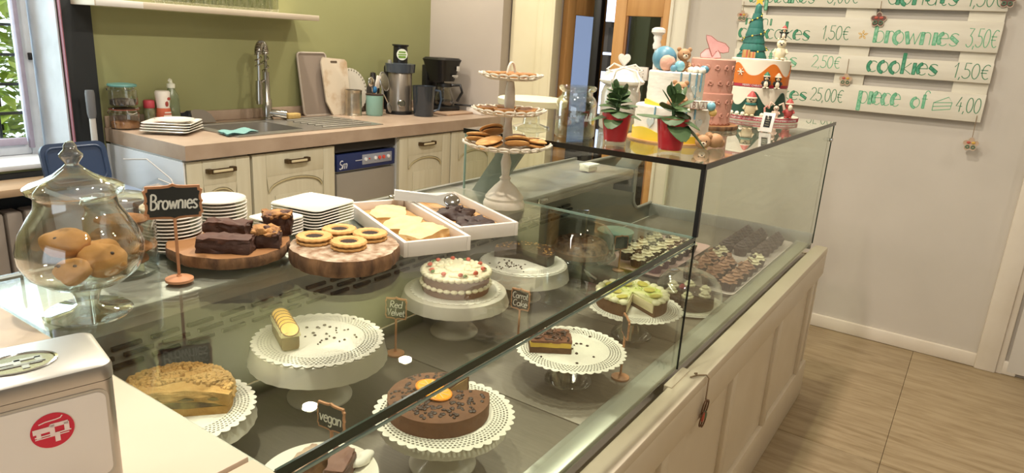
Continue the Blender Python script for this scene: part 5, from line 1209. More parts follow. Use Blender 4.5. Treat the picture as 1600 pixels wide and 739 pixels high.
def tray_plate(label, x, y, a, b, m, rz=0, h=.012):
    g = G(); vs8 = []
    for s_, z in (((a-.03, b-.03), 0), ((a, b), h), ((a-.004, b-.004), h+.001), ((a-.03, b-.03), .003)):
        P_ = rrect(s_[0], s_[1], .02, 4); nn = len(P_); vs8 += [(p[0], p[1], z) for p in P_]
    g.add(vs8, [(k*nn+i, k*nn+(i+1) % nn, (k+1)*nn+(i+1) % nn, (k+1)*nn+i) for k in range(3) for i in range(nn)]+[list(range(nn))[::-1], list(range(3*nn, 4*nn))])
    o = g.build('cupcake_tray', m, loc=(x, y, ZF)); o.rotation_euler.z = rz
    return tag(o, label, 'tray', 'cupcake trays')
M_pink = mat('pink_tray', '#c9a7a0', .4); M_ptray = mat('clear_tray', '#cdbfb8', .3)
tray_plate('pink tray of cream cupcakes at the rear of the far section', 2.27, .875, .50, .235, M_pink)
tray_plate('pale pink tray of mocha cupcakes at the front of the far section', 2.42, .628, .80, .21, M_ptray)
rows = [(2.085, 'nearest'), (2.150, 'second'), (2.215, 'third'), (2.280, 'fourth'), (2.345, 'fifth'), (2.410, 'farthest')]
for i, (x_, w_) in enumerate(rows):
    for j, (y_, s_) in enumerate(((.805, 'front'), (.872, 'middle'), (.94, 'rear'))):
        kind = 'zebra' if i < 2 and j == 0 else 'white'
        if i == 0 and j == 2: continue
        cupcake(kind, x_+.012*(j % 2), y_, ZF+.0035, '%s cream cupcake in the %s row of the pink rear tray' % (w_, s_), 'cream cupcakes on the pink tray')
for i, (x_, w_) in enumerate(((2.085, 'nearest'), (2.150, 'second'), (2.215, 'third'), (2.28, 'fourth'))):
    for j, (y_, s_) in enumerate(((.558, 'front'), (.622, 'middle'), (.688, 'rear'))):
        cupcake('mocha', x_+.01*j, y_, ZF+.0035, '%s mocha cupcake in the %s row of the front tray' % (w_, s_), 'mocha cupcakes on the front tray')
for i, (x_, w_) in enumerate(((2.345, 'nearer'), (2.41, 'farther'))):
    for j, (y_, s_) in enumerate(((.558, 'front'), (.688, 'rear'))):
        cupcake('white', x_, y_, ZF+.0035, '%s cream cupcake in the %s row among mocha cupcakes' % (w_, s_), 'cream cupcakes on the front tray')
for i, (x_, w_) in enumerate(((2.50, 'nearest'), (2.565, 'second'), (2.63, 'third'), (2.695, 'fourth'), (2.76, 'farthest'))):
    for j, (y_, s_) in enumerate(((.578, 'front'), (.645, 'middle'), (.70, 'rear'))):
        cupcake('dark', x_+.008*j, y_, ZF+.0035, '%s dark chocolate cupcake in the %s row at the far end' % (w_, s_), 'dark cupcakes on the front tray')
t = thing('teal_tub', 'pale teal tub standing at the rear of the far section', 'tub', (2.27, 1.045, ZF)); G().lathe([(0, 0), (.055, 0), (.065, .055), (.068, .056), (.068, .062), (.05, .066), (0, .067)], 30).build('tub_body', mat('teal_pale', '#8fb5a8', .4), t)
tag(G().box((0, 0, .012), (.06, .035, .02), .003).prism([(-.035, -.02), (.03, -.025), (.035, .015), (-.025, .022)], .018, .024).build('paper_tissue', mat('tissue', '#e8e2d6', .8), loc=(1.98, 1.03, .9835)), 'crumpled white paper tissue on the steel deck', 'tissue')

# ================================================================ ON THE TOP GLASS
ZT = 1.1505
t = thing('storage_jar', 'open clear glass storage jar with a rolled rim on the top glass', 'jar', (1.552, .857, ZT))
jp = [(0, 0), (.046, 0), (.051, .006), (.051, .086), (.046, .098), (.039, .104), (.038, .112), (.046, .118), (.0475, .124), (.044, .128)]
G().lathe(jp, 48, cap=False).lathe([(.0, .006), (.044, .006), (.0485, .012), (.0485, .084), (.0435, .096), (.037, .104), (.0365, .112), (.043, .127)], 48, cap=False).build('glass_body', M_clear, t)
g = G(); lt, _, wd = lettering('s', .018, .0012, center=True)
for k in range(9):
    a = radians(235+k*3); g.tube([(.0515*cos(a), .0515*sin(a), .045), (.0515*cos(a+.02), .0515*sin(a+.02), .052+.006*(k % 3))], .0006, 4)
g.build('etched_mark', mat('etch', '#c9cac2', .6), t)
# flower pots
M_red = mat('pot_red', '#b8242c', .3, coat=.4); M_leaf = mat('leaf_green', '#3d5431', .5, col2='#536b40', scale=20, bump=.1); M_leafd = mat('leaf_dark', '#35492c', .5)
def leaf(g, base, az, el, L, wd, curl=.5):
    b = Vector(base); d = Vector((cos(az)*cos(el), sin(az)*cos(el), sin(el))); sd = Vector((-sin(az), cos(az), 0)); nrm = d.cross(sd)*-1
    rows_ = 8; vs9 = []
    for i in range(rows_+1):
        u = i/rows_; w_ = wd*1.3*sin(pi*min(1, u*.93+.05))**.6; c = b+d*L*u+Vector((0, 0, -curl*L*u*u))
        for k in (-1, -.5, 0, .5, 1): vs9.append(c+sd*w_*k+nrm*(-abs(k)*w_*-.25))
    f9 = [(i*5+k, i*5+k+1, (i+1)*5+k+1, (i+1)*5+k) for i in range(rows_) for k in range(4)]
    g.add(vs9, f9); g.add([v-Vector((0, 0, .0008)) for v in vs9], [q[::-1] for q in f9])
def potted(label, x, y, seed, leaves, hp):
    t = thing('potted_plant', label, 'plant', (x, y, ZT), 0, 'red-potted plants')
    G().lathe([(0, .008), (.0265, .008), (.027, .010), (.0365, hp-.002), (.037, hp), (.0345, hp), (.033, hp-.008), (0, hp-.010)], 40).build('pot', M_red, t)
    G().lathe([(0, 0), (.026, 0), (.027, .002), (.0275, .011), (.026, .012)], 40).build('glass_base', M_clear, t)
    G().lathe([(0, hp-.009), (.033, hp-.009)], 24, cap=False).build('soil', mat('soil', '#3a2c22', .9), t)
    for (az, el, L, wd, z, curl) in leaves:
        g = G(); leaf(g, (.004*cos(radians(az)), .004*sin(radians(az)), hp-.005+z), radians(az), radians(el), L, wd, curl); g.build('leaf', M_leaf, t)
    for k in range(4):
        a = k*1.7+seed; G().tube([(0, 0, hp-.01), (.006*cos(a), .006*sin(a), hp+.03), (.010*cos(a), .010*sin(a), hp+.062)], .0018, 6).build('stem', mat('stem_green', '#5f7a48', .5), t)
    return t
# azimuth 215 deg points towards the camera, 305 to the right of the photograph, 125 to the left
LA = [(125, 15, .06, .018, .0, .5), (140, 35, .055, .016, .018, .5), (300, 10, .055, .018, .008, .45), (320, 25, .05, .015, .02, .35), (215, 30, .05, .017, .008, .7), (250, 40, .045, .014, .03, .5), (170, 55, .04, .013, .038, .4), (330, 60, .042, .013, .036, .3), (60, 40, .05, .014, .02, .4), (110, 65, .038, .012, .05, .2), (270, 70, .036, .012, .05, .2), (20, 50, .04, .013, .03, .4), (190, 15, .05, .018, .0, .8), (120, 40, .035, .011, .05, .3)]
LA += [(az_+35, el_+12, L_*.8, w_*.95, z_+.012, c_) for az_, el_, L_, w_, z_, c_ in LA[:10]]
potted('potted plant with small upright leaves in a red pot, nearer the glass jar', 1.531, .732, 0, LA, .074)
LB = [(125, 12, .082, .017, .004, .15), (120, 60, .055, .007, .03, .2), (300, -5, .075, .022, .0, .7), (285, 15, .06, .02, .004, .6), (230, 10, .055, .022, .0, .9), (200, 30, .05, .02, .008, .8), (310, 40, .05, .012, .03, .3), (330, 65, .05, .008, .035, .1), (150, 70, .045, .012, .045, .2), (60, 40, .05, .014, .02, .4), (220, 70, .04, .013, .04, .4), (100, 75, .035, .011, .055, .1), (250, 35, .045, .016, .02, .5)]
LB += [(az_+40, el_+18, L_*.6, w_*.85, z_+.02, c_) for az_, el_, L_, w_, z_, c_ in LB[:8]]
potted('potted plant with long broad leaves in a red pot, in front of the white cake', 1.518, .585, 2, LB, .080)
# heart jar
t = thing('heart_lid_jar', 'white glass jar with a heart knob and ribbon bow', 'jar', (1.83, .87, ZT))
M_ceram = mat('ceramic_white', '#e3ddd2', .25, coat=.3)
G().lathe([(0, 0), (.05, 0), (.055, .006), (.056, .10), (.050, .118), (.046, .124)], 40).build('jar_body', mat('milky_glass', '#d5cfc3', .15, trans=.3, coat=.4), t)
hl = G().lathe([(.050, .124), (.062, .130), (.064, .136), (.058, .142), (.052, .150), (.048, .160), (.03, .166), (.012, .170), (.010, .174), (0, .175)], 40).build('lid', M_ceram, t)
g = G(); hpts = [(.0165*pow(sin(a), 3), .0013*(13*cos(a)-5*cos(2*a)-2*cos(3*a)-cos(4*a))) for a in [2*pi*i/40 for i in range(40)]]
g.M = Matrix.Translation((0, 0, .194)) @ Matrix.Rotation(radians(-55), 4, 'Z') @ Matrix.Rotation(pi/2, 4, 'X')
for z0, z1, s_ in ((-.010, -.006, .8), (-.007, .007, 1), (.006, .010, .8)): g.prism([(a*s_, b*s_) for a, b in hpts], z0, z1)
g.build('heart_knob', M_ceram, hl)
M_rib = mat('ribbon_white', '#ded8cc', .5)
for sd in (-1, 1):
    ax = Vector((cos(radians(305))*sd, sin(radians(305))*sd, 0)); fr_ = Vector((cos(radians(215)), sin(radians(215)), 0))*.058
    G().tube([Vector((0, 0, .172))+fr_*.2, Vector((0, 0, .165))+ax*.03+fr_*.75, Vector((0, 0, .14))+ax*.04+fr_*1.15, Vector((0, 0, .11))+ax*.035+fr_*1.02], .0028, 6).build('ribbon', M_rib, t)
    G().tube([Vector((0, 0, .172))+fr_*.2, Vector((0, 0, .182))+ax*.03+fr_*.3, Vector((0, 0, .166))+ax*.05+fr_*.4, Vector((0, 0, .160))+ax*.03+fr_*.6], .0026, 6).build('ribbon_loop', M_rib, t)
# cream pedestal
t = thing('pedestal_stand', 'cream flat-topped pedestal stand behind the three-tier stand', 'cake stand', (1.60, 1.02, ZT))
G().lathe([(0, 0), (.05, 0), (.05, .004), (.024, .012), (.020, .04), (.026, .056), (.03, .060)], 36).build('foot', M_clear, t)
G().lathe([(0, .060), (.088, .060), (.094, .063), (.095, .078), (.09, .081), (0, .081)], 48).build('top', mat('cream_top', '#d6caa6', .5), t)
t = thing('turned_post', 'white turned post with a mushroom finial behind the white cake', 'stand', (2.12, .90, ZT))
G().lathe([(0, 0), (.05, 0), (.05, .006), (.008, .012), (.0065, .02), (.0065, .225), (.012, .228), (.014, .24), (.010, .25), (.014, .262), (.012, .268), (.022, .278), (.021, .288), (.012, .293), (0, .294)], 24).build('post', M_ceram, t)

# figures -------------------------------------------------------------
def bear(parent_or_thing, o, s_, m, az, body=True, name='bear'):
    """teddy head (and body) facing azimuth az at o; added as parts"""
    t = parent_or_thing; R_ = Matrix.Translation(o) @ Matrix.Rotation(az-radians(270), 4, 'Z') @ Matrix.Diagonal((s_, s_, s_, 1))
    def P(nm, fn, mm, par=t):
        g = G(); g.M = R_; fn(g); return g.build(nm, mm, par)
    zb = .85 if body else 0
    hd = P('head', lambda g: (g.ell((0, 0, zb+.5), (.56, .5, .5), 22, 14)), m)
    for sx in (-1, 1): P('ear', lambda g: g.ell((sx*.45, .05, zb+.92), (.19, .10, .19), 12, 8), m, hd)
    P('muzzle', lambda g: g.ell((0, -.42, zb+.38), (.24, .18, .18), 14, 10), mat('muzzle', '#dcc4a8', .6), hd)
    P('nose', lambda g: g.ell((0, -.59, zb+.45), (.08, .05, .06), 8, 6), M_chips, hd)
    for sx in (-1, 1): P('eye', lambda g: g.ell((sx*.2, -.45, zb+.58), (.05, .04, .06), 8, 6), M_chips, hd)
    if body:
        P('body', lambda g: g.ell((0, 0, .5), (.42, .36, .52), 18, 12), m)
        for sx in (-1, 1):
            P('arm', lambda g: g.tube([(sx*.36, -.1, .75), (sx*.52, -.3, .5), (sx*.35, -.45, .38)], [.15, .16, .15], 8), m); P('foot', lambda g: g.ell((sx*.32, -.4, .16), (.2, .26, .17), 12, 8), m)
    return hd
M_bear = mat('bear_tan', '#b58a62', .6, col2='#a97e56', scale=30); CAM = radians(215)
def towards(x, y): return math.atan2(-y, -x)
# white two-tier cake
X, Y = 1.742, .676
az = towards(X, Y); f_ = Vector((cos(az), sin(az), 0)); r_ = Vector((-sin(az), cos(az), 0))   # r_ points to the right of the picture
wc = thing('baby_cake', 'white two-tier cake with blue ball, teddy bears and yellow base', 'cake', (X, Y, ZT))
G().lathe([(0, 0), (.112, 0), (.112, .004), (0, .004)], 56).build('cake_board', mat('board_gold', '#c2935c', .5), wc)
M_ic = mat('white_icing', '#e7e0d0', .6, bump=.5, bscale=22, stretch=(1, 1, 3)); M_yel = mat('yellow_fondant', '#dfc23a', .5)
def tier(r, z0, z1, nm, m, par=wc, n=10):
    g = G(); prof = [(0, z0), (r, z0)]+[(r*(1+.006*((k % 2)*2-1)), z0+(z1-z0)*k/n) for k in range(1, n)]+[(r, z1-.003), (r-.004, z1), (0, z1)]
    return g.lathe(prof, 64, lambda a, j: 1+.006*noise.noise(Vector((cos(a)*4, sin(a)*4, j*.9)))).build(nm, m, par)
tier(.096, .004, .090, 'bottom_tier', M_ic); tier(.071, .088, .176, 'top_tier', M_ic)
def skirt(r, z0, nm, m, par, hfun, th=.0025, a0=0, a1=360, n=120):
    g = G(); vs_ = []
    for i in range(n+1):
        a = radians(a0+(a1-a0)*i/n); h = hfun(a)
        for rr, z in ((r, z0), (r+th, z0), (r+th, z0+h), (r, z0+h)): vs_.append((rr*cos(a), rr*sin(a), z))
    g.add(vs_, [(i*4+k, (i+1)*4+k, (i+1)*4+(k+1) % 4, i*4+(k+1) % 4) for i in range(n) for k in range(4)]); return g.build(nm, m, par)
skirt(.097, .004, 'yellow_wave', M_yel, wc, lambda a: .014+.016*max(0, cos(a-az+1.1))**2+.004*sin(5*a))
skirt(.0720, .0885, 'yellow_wave', M_yel, wc, lambda a: .003+.012*max(0, cos(a-az+1.2))**4)
def on(z, fr, rr): v = f_*fr+r_*rr; return (v.x, v.y, z)
M_bl = mat('ball_blue', '#5c8c9f', .4); M_pk = mat('ball_pink', '#d3a08a', .7, bump=.6, bscale=90); M_lb = mat('ball_lightblue', '#7db3bf', .4)
G().ell(on(.206, -.005, -.036), (.031,)*3, 28, 18).build('blue_ball', M_bl, wc)
G().ell(on(.195, .028, -.026), (.0195,)*3, 22, 14, .002, 60).build('pink_ball', M_pk, wc)
G().ell(on(.190, .035, .004), (.0135,)*3, 18, 12).build('light_blue_ball', M_lb, wc)
G().ell(on(.184, .045, -.010), (.0085,)*3, 16, 10).build('small_blue_ball', M_bl, wc)
bear(wc, on(.176, -.005, .012), .031, M_bear, az+.3)
for k, (fr, rr, s_) in enumerate(((.02, .047, .012), (.03, .060, .010), (.01, .034, .010), (.032, .045, .008))): G().ell(on(.182, fr, rr), (s_, s_, s_*.8), 14, 10, .001, 60, k).build('cream_puff', M_ic, wc)
G().ell(on(.185, .015, .066), (.012, .012, .010), 14, 10, .001, 50).build('blue_puff', M_bl, wc)
bear(wc, on(.095, .078, .012), .032, M_bear, az+.1)
G().ell(on(.100, .082, -.006), (.011,)*3, 14, 10).build('peach_ball', mat('ball_peach', '#cf9a78', .5), wc)
M_blk_w = mat('block_white', '#e4dccb', .5); M_brown = mat('block_brown', '#8a5a45', .6)
for k, ch in enumerate('BAB'):
    p = on(.101, .083-.012*k, .050+.019*k)
    g = G(); g.at(p, rz=az+pi/2+.35*k); g.box((0, 0, 0), (.020, .020, .020), .002); b_ = g.build('letter_block', M_blk_w, wc)
    lt, _, wd = lettering(ch, .013, .0018, center=True); g = G(); g.M = Matrix.Translation(p) @ Matrix.Rotation(az+pi/2+.35*k, 4, 'Z') @ Matrix.Translation((0, -.0104, -.006)); g.add(lt.v, lt.f); g.build('letter', M_brown, b_, smooth=False)
    g = G(); g.at(p, rz=az+pi/2+.35*k); g.tube([(-.0088, -.0103, -.0088), (.0088, -.0103, -.0088), (.0088, -.0103, .0088), (-.0088, -.0103, .0088)], .0009, 4, closed=True); g.build('letter_frame', M_brown, b_)
G().ell(on(.099, .070, .092), (.011,)*3, 16, 10).build('light_blue_ball', M_lb, wc); G().ell(on(.084, .066, .098), (.010,)*3, 16, 10).build('peach_ball', mat('ball_yellow', '#d9b46a', .5), wc)
M_drip = mat('drip_blue', '#6f98a6', .5)
for z0, R0, lst in ((.176, .0725, ((.15, .05), (.45, .035), (.75, .06), (1.0, .045))), (.090, .0975, ((-.45, .03), (.35, .05), (.6, .025)))):
    for da, L in lst:
        a = az+da; G().tube([(R0*cos(a), R0*sin(a), z0), (R0*1.01*cos(a), R0*1.01*sin(a), z0-L)], .0022, 6).build('blue_drip', M_drip, wc)
M_heart = mat('heart_pale', '#c4ccc4', .5)
for z0, R0, da in ((.135, .073, .7), (.108, .073, .95), (.05, .0985, -.55), (.055, .0985, .75)):
    a = az+da; g = G(); g.M = Matrix.Translation((R0*cos(a), R0*sin(a), z0)) @ Matrix.Rotation(a+pi/2, 4, 'Z') @ Matrix.Rotation(pi/2, 4, 'X') @ Matrix.Diagonal((.65, .65, .65, 1)); g.prism(hpts, -.001, .002); g.build('sugar_heart', M_heart, wc)
# bear head lying on the glass
bt = thing('bear_figure', 'sugar teddy bear lying on the glass in front of the white cake', 'figurine', (1.668, .560, ZT))
R_ = Matrix.Rotation(radians(0), 4, 'Z')
hd = bear(bt, (0, 0, -.001), .034, M_bear, towards(1.668, .560)+.1, body=False)
for q_ in (0, 1): G().ell((.046-.006*q_, -.030+.030*q_, .012+.014*q_), (.011, .011, .011), 12, 8).build('foot', M_bear, bt)
G().ell((.030, -.020, .0185), (.023, .020, .018), 18, 12).build('body', M_bear, bt)

# pink cake
X, Y = 2.150, .722
az = towards(X, Y); f_ = Vector((cos(az), sin(az), 0)); r_ = Vector((-sin(az), cos(az), 0))
ws = wood_slice('pale round wood slice under the pink cake', (X, Y, ZT), .098, .014, seed=4)
pc = thing('pink_cake', 'pink two-tier cake with rose relief and a butterfly on top', 'cake', (X, Y, ZT+.0142))
M_pink2 = mat('pink_fondant', '#cd9784', .55, col2='#c28975', scale=14, bump=.2); M_pinkl = mat('pink_light', '#dba59a', .55)
tier(.071, 0, .096, 'bottom_tier', M_pink2, pc); tier(.066, .094, .196, 'top_tier', M_pink2, pc)
for k in range(26):
    z0 = (.03 if k % 2 else .07) if k < 14 else (.125 if k % 2 else .17); R0 = .0715 if k < 14 else .0665
    a = az+(-1.3+2.6*(k % 13)/12)
    g = G(); g.M = Matrix.Translation((R0*cos(a), R0*sin(a), z0)) @ Matrix.Rotation(a+pi/2, 4, 'Z') @ Matrix.Rotation(pi/2, 4, 'X')
    g.tube([((.0035+.0012*q/3)*cos(q*.9), (.0035+.0012*q/3)*sin(q*.9), .0015) for q in range(12)], .0018, 5); g.tube([(0, -.008, .001), (.002, -.02, .001)], .001, 4); g.build('rose_relief', M_pink2, pc)
skirt(.0715, 0, 'base_crumb', mat('gold_crumb', '#a5684c', .7, col2='#8a5038', scale=90), pc, lambda a: .004+.002*sin(30*a))
M_wing = mat('wing_pink', '#d8a6a0', .5, col2='#c98f8a', scale=30); M_wedge = mat('wing_edge', '#8a5548', .5)
def wing(pts, tilt, yaw):
    M_ = Matrix.Translation(on(.196, .02, -.006)) @ Matrix.Rotation(az+pi/2+yaw, 4, 'Z') @ Matrix.Rotation(radians(tilt), 4, 'X')
    g = G(); g.M = M_; g.prism(pts, -.001, .001); w_ = g.build('butterfly_wing', M_wing, pc)
    g = G(); g.M = M_; g.tube([(p[0], p[1], 0) for p in pts], .0016, 5, closed=True); g.build('wing_edge', M_wedge, w_)
wing([(0, .005), (-.022, .055), (-.024, .068), (-.010, .066), (.010, .052), (.034, .046), (.046, .034), (.046, .022), (.030, .018), (.010, .022)], 80, .1)
wing([(-.034, .001), (-.036, .012), (-.024, .026), (-.006, .033), (.010, .030), (.020, .018), (.026, .003), (0, .0)], 72, -.15)

# Christmas cake
X, Y = 2.650, .715
az = towards(X, Y); f_ = Vector((cos(az), sin(az), 0)); r_ = Vector((-sin(az), cos(az), 0))
xc = thing('christmas_cake', 'two-tier Christmas cake with a green tree, penguins and red ribbon', 'cake', (X, Y, ZT))
M_xw = mat('fondant_cream', '#e3d8c2', .5); M_or = mat('fondant_orange', '#cf6f22', .5); M_dg = mat('fondant_darkgreen', '#1f4232', .5); M_rr = mat('ribbon_red', '#a8273a', .5); M_tr = mat('tree_green', '#2e6f63', .55, col2='#275f55', scale=30)
BX = .012
G().at(on(0, 0, .025)).lathe([(0, 0), (.132, 0), (.133, .003), (.133, .017), (.130, .018), (0, .018)], 64).build('cake_drum', M_xw, xc)
g = G(); g.at(on(0, 0, .025)); g.lathe([(.1335, .003), (.1345, .003), (.1345, .016), (.1335, .016)], 64, cap=False); rb = g.build('drum_ribbon', M_rr, xc)
tier(.106, .018, .118, 'bottom_tier', M_xw, xc); tier(.103, .117, .216, 'top_tier', M_xw, xc)
wave = lambda ph, n, lo, hi: (lambda a: lo+(hi-lo)*(.5+.5*sin(n*a+ph))**1.3)
skirt(.1065, .018, 'green_wave', M_dg, xc, wave(.4, 6, .035, .085)); skirt(.1035, .128, 'orange_wave', M_or, xc, wave(1.2, 5, .030, .072))
skirt(.104, .118, 'top_ribbon', M_rr, xc, lambda a: .013, .0018)
def wrap_text(txt, R0, z, h, a_c, par, off=(0, 0, 0), m=None):
    v, fcs = font_text(txt, h); g = G()
    g.add([(off[0]+(R0+p[2])*cos(a_c+p[0]/R0), off[1]+(R0+p[2])*sin(a_c+p[0]/R0), z+p[1]) for p in v], fcs); return g.build('lettering', m or M_chalk, par, smooth=False)
oo = on(0, 0, .025)
wrap_text('MERRY CHRISTMAS', .1062, .1205, .0098, az-.10, xc); 
for da in (-1.0, -.38, .24, .86): wrap_text('MERRY CHRISTMAS', .1348, .0055, .0098, az+da, rb, oo)
# tree
tr = None
g = G(); zz = .216
for k in range(7):
    rb_, rt_ = .050*(1-k*.125), .050*(1-k*.125)*.84; z0 = zz+.026*k
    g.lathe([(0, z0), (rb_, z0), (rb_*1.01, z0+.003), (rt_, z0+.026), (0, z0+.036 if k == 6 else z0+.027)], 60, lambda a, j: 1+(.045*abs(sin(9*a)) if j in (1, 2) else 0))
g.v = [(a-.0+on(0, -.01, -.035)[0], b+on(0, -.01, -.035)[1], c) for a, b, c in g.v]; tree = g.build('tree', M_tr, xc)
tc_ = Vector(on(0, -.01, -.035))
sp_ = [tc_+Vector(((.046*(1-u)+.012)*cos(2*pi*2.6*u+az-1), (.046*(1-u)+.012)*sin(2*pi*2.6*u+az-1),   .226+.155*u)) for u in [i/60 for i in range(61)]]
G().tube(sp_, .0018, 5).build('light_string', mat('string_dark', '#1c2a28', .5), tree)
for i in range(2, 60, 3): G().ell(sp_[i], (.0034,)*3, 8, 6).build('light_bulb', mat(('bulb_w', 'bulb_p', 'bulb_y')[i % 3], ('#ddd5c6', '#b8547a', '#d8c04a')[i % 3], .4), tree)
star = [((.021 if i % 2 == 0 else .0095)*sin(2*pi*i/10), (.021 if i % 2 == 0 else .0095)*cos(2*pi*i/10)) for i in range(10)]
g = G(); g.M = Matrix.Translation(tc_+Vector((0, 0, .418))) @ Matrix.Rotation(az+pi/2, 4, 'Z') @ Matrix.Rotation(pi/2, 4, 'X'); g.prism(star, -.004, .004); g.build('star', mat('star_gold', '#d9ae2e', .4), xc)
for fr, rr, s_ in ((.05, -.055, .013), (.056, -.032, .010)):
    p = on(.216+s_*1.1, fr, rr); g = G(); g.at(p, rz=az+.3); g.box((0, 0, 0), (s_*1.7, s_*1.7, s_*2.1), .002); pr_ = g.build('present', mat('present_tan', '#b8925a', .6), xc)
    g = G(); g.at(p, rz=az+.3); g.box((0, 0, 0), (s_*1.74, s_*.4, s_*2.14)); g.box((0, 0, 0), (s_*.4, s_*1.74, s_*2.14)); g.build('present_ribbon', mat('present_red', '#b5564a', .5), pr_, smooth=False)
g = G(); g.M = Matrix.Translation(Vector((cos(az-.62), sin(az-.62), 0))*.107+Vector((0, 0, .168))) @ Matrix.Rotation(az-.62+pi/2, 4, 'Z') @ Matrix.Rotation(pi/2, 4, 'X')
for q in range(3): a = pi*q/3; g.tube([(-.013*cos(a), -.013*sin(a), .001), (.013*cos(a), .013*sin(a), .001)], .0016, 5)
g.build('snowflake', M_xw, xc)
M_pb = mat('penguin_black', '#22201f', .5); M_skin = mat('figure_cream', '#dfcfb4', .6); M_hat = mat('hat_red', '#a8453f', .5); M_hatg = mat('hat_green', '#2f6b50', .5)
def figure(nm, label, o, s_, bm_, belly, hat, par=xc, arms=None):
    R_ = Matrix.Translation(o) @ Matrix.Rotation(az+pi/2, 4, 'Z') @ Matrix.Diagonal((s_, s_, s_, 1))
    def P(n_, fn, m_, pp):
        g = G(); g.M = R_; fn(g); return g.build(n_, m_, pp)
    b_ = P(nm, lambda g: (g.ell((0, 0, .5), (.42, .38, .52), 18, 12), g.ell((0, 0, 1.2), (.36, .34, .36), 16, 12)), bm_, par); b_['label'] = label
    if belly: P('belly', lambda g: (g.ell((0, -.14, .48), (.31, .28, .42), 14, 10), g.ell((0, -.12, 1.15), (.27, .25, .26), 12, 8)), belly, b_)
    for sx in (-1, 1):
        P('arm', lambda g: g.tube([(sx*.34, 0, .8), (sx*.5, -.1, .5)] if not arms else [(sx*.34, 0, .8), (sx*.6, -.1, 1.0)], [.12, .1], 8), bm_, b_); P('foot', lambda g: g.ell((sx*.2, -.25, .08), (.16, .24, .09), 10, 6), belly or bm_, b_)
        P('eye', lambda g: g.ell((sx*.13, -.36, 1.26), (.05, .04, .05), 6, 5), M_chips, b_)
    P('nose', lambda g: g.ell((0, -.41, 1.15), (.09, .08, .06), 8, 6), mat('beak', '#c98a3a', .5) if bm_ == M_pb else M_chips, b_)
    if hat: P('hat', lambda g: g.lathe([(.36, 1.36), (.38, 1.42), (.28, 1.62), (.1, 1.85), (0, 1.9)], 18), hat, b_); P('hat_brim', lambda g: g.tube([(.36*cos(a), .36*sin(a), 1.38) for a in [2*pi*i/18 for i in range(18)]], .07, 6, closed=True), M_skin, b_)
    return b_
figure('penguin', 'small penguin with a green hat', on(.117, .112, .028), .030, M_pb, M_skin, M_hatg)
figure('penguin', 'small penguin with a cream hat', on(.117, .100, .066), .029, M_pb, M_skin, mat('hat_cream', '#c9a890', .6))
figure('snowman', 'cream snowman with scarf and red hat', on(.018, .124, -.012), .046, mat('snow_tan', '#cdb892', .6), None, M_hat)
g = G(); p_ = Vector(on(.018+.046*.92, .124, -.012)); g.tube([p_+Vector((.017*cos(a), .017*sin(a), 0)) for a in [2*pi*i/16 for i in range(16)]], .004, 6, closed=True); g.build('scarf', mat('scarf_teal', '#2c6a62', .6), xc)
figure('rabbit', 'pale rabbit figure', on(.018, .108, .075), .027, mat('rabbit_pale', '#d3b6a0', .6), None, None)
for sx in (-1, 1):
    c0 = Vector(on(.018+.044, .108, .075+sx*.007)); G().tube([c0, c0+r_*sx*.012+Vector((0, 0, .008)), c0+r_*sx*.020+Vector((0, 0, -.014))], [.003, .005, .004], 8).build('ear', mat('rabbit_pale', '#d3b6a0', .6), xc)
figure('santa', 'santa figure in a red coat', on(.018, .085, .118), .037, M_hat, None, M_hat)
p_ = Vector(on(.018+.037*1.02, .097, .121)); G().ell(p_, (.009, .008, .011), 12, 8, .001, 90).build('beard', M_skin, xc)
pb_ = on(.216, .055, .060)
figure('polar_bear', 'standing cream polar bear', pb_, .045, mat('polar', '#dccfae', .6), None, None)
for sx in (-1, 1): G().ell(Vector(pb_)+r_*sx*.013+Vector((0, 0, .070)), (.004,)*3, 8, 6).build('ear', mat('polar', '#dccfae', .6), xc)
figure('penguin', 'penguin with red hat riding the polar bear', on(.216+.070, .055, .062), .025, M_pb, M_skin, M_hat, arms=True)
for rr, fr in ((-.055, .118), (-.075, .10), (.030, .122), (.045, .12), (-.035, .125)): G().ell(on(.024, fr, rr), (.008,)*3, 12, 8).build('snowball', M_xw, xc)
g = G(); g.tube([Vector(on(.02, .125, .040)), Vector(on(.050, .120, .036)), Vector(on(.058, .118, .044)), Vector(on(.050, .116, .052))], .0035, 8); g.build('candy_cane', mat('cane', '#c98a7a', .5), xc)

# little framed card
t = thing('card_frame', 'small white framed card with a dark print on the top glass', 'frame', (2.215, .552, ZT), towards(2.215, .552)+pi/2-.35)
tl = Matrix.Rotation(radians(-14), 4, 'X')
g = G(); g.M = tl; g.box((0, 0, .031), (.038, .004, .060), .001); fm_ = g.build('frame', M_ceram, t)
g = G(); g.M = tl; g.box((0, -.0022, .033), (.020, .0008, .036)); cdp = g.build('card', M_pb, t, smooth=False)
for k in range(4):
    g = G(); g.M = tl; g.box((0, -.0030, .022+.007*k), (.010 if k % 2 else .013, .0005, .0012)); g.build('print', mat('print_tan', '#a89c80', .6), cdp, smooth=False)
g = G(); g.tube([(0, .004, .05), (0, .026, .001)], .002, 6); g.build('strut', M_ceram, t)

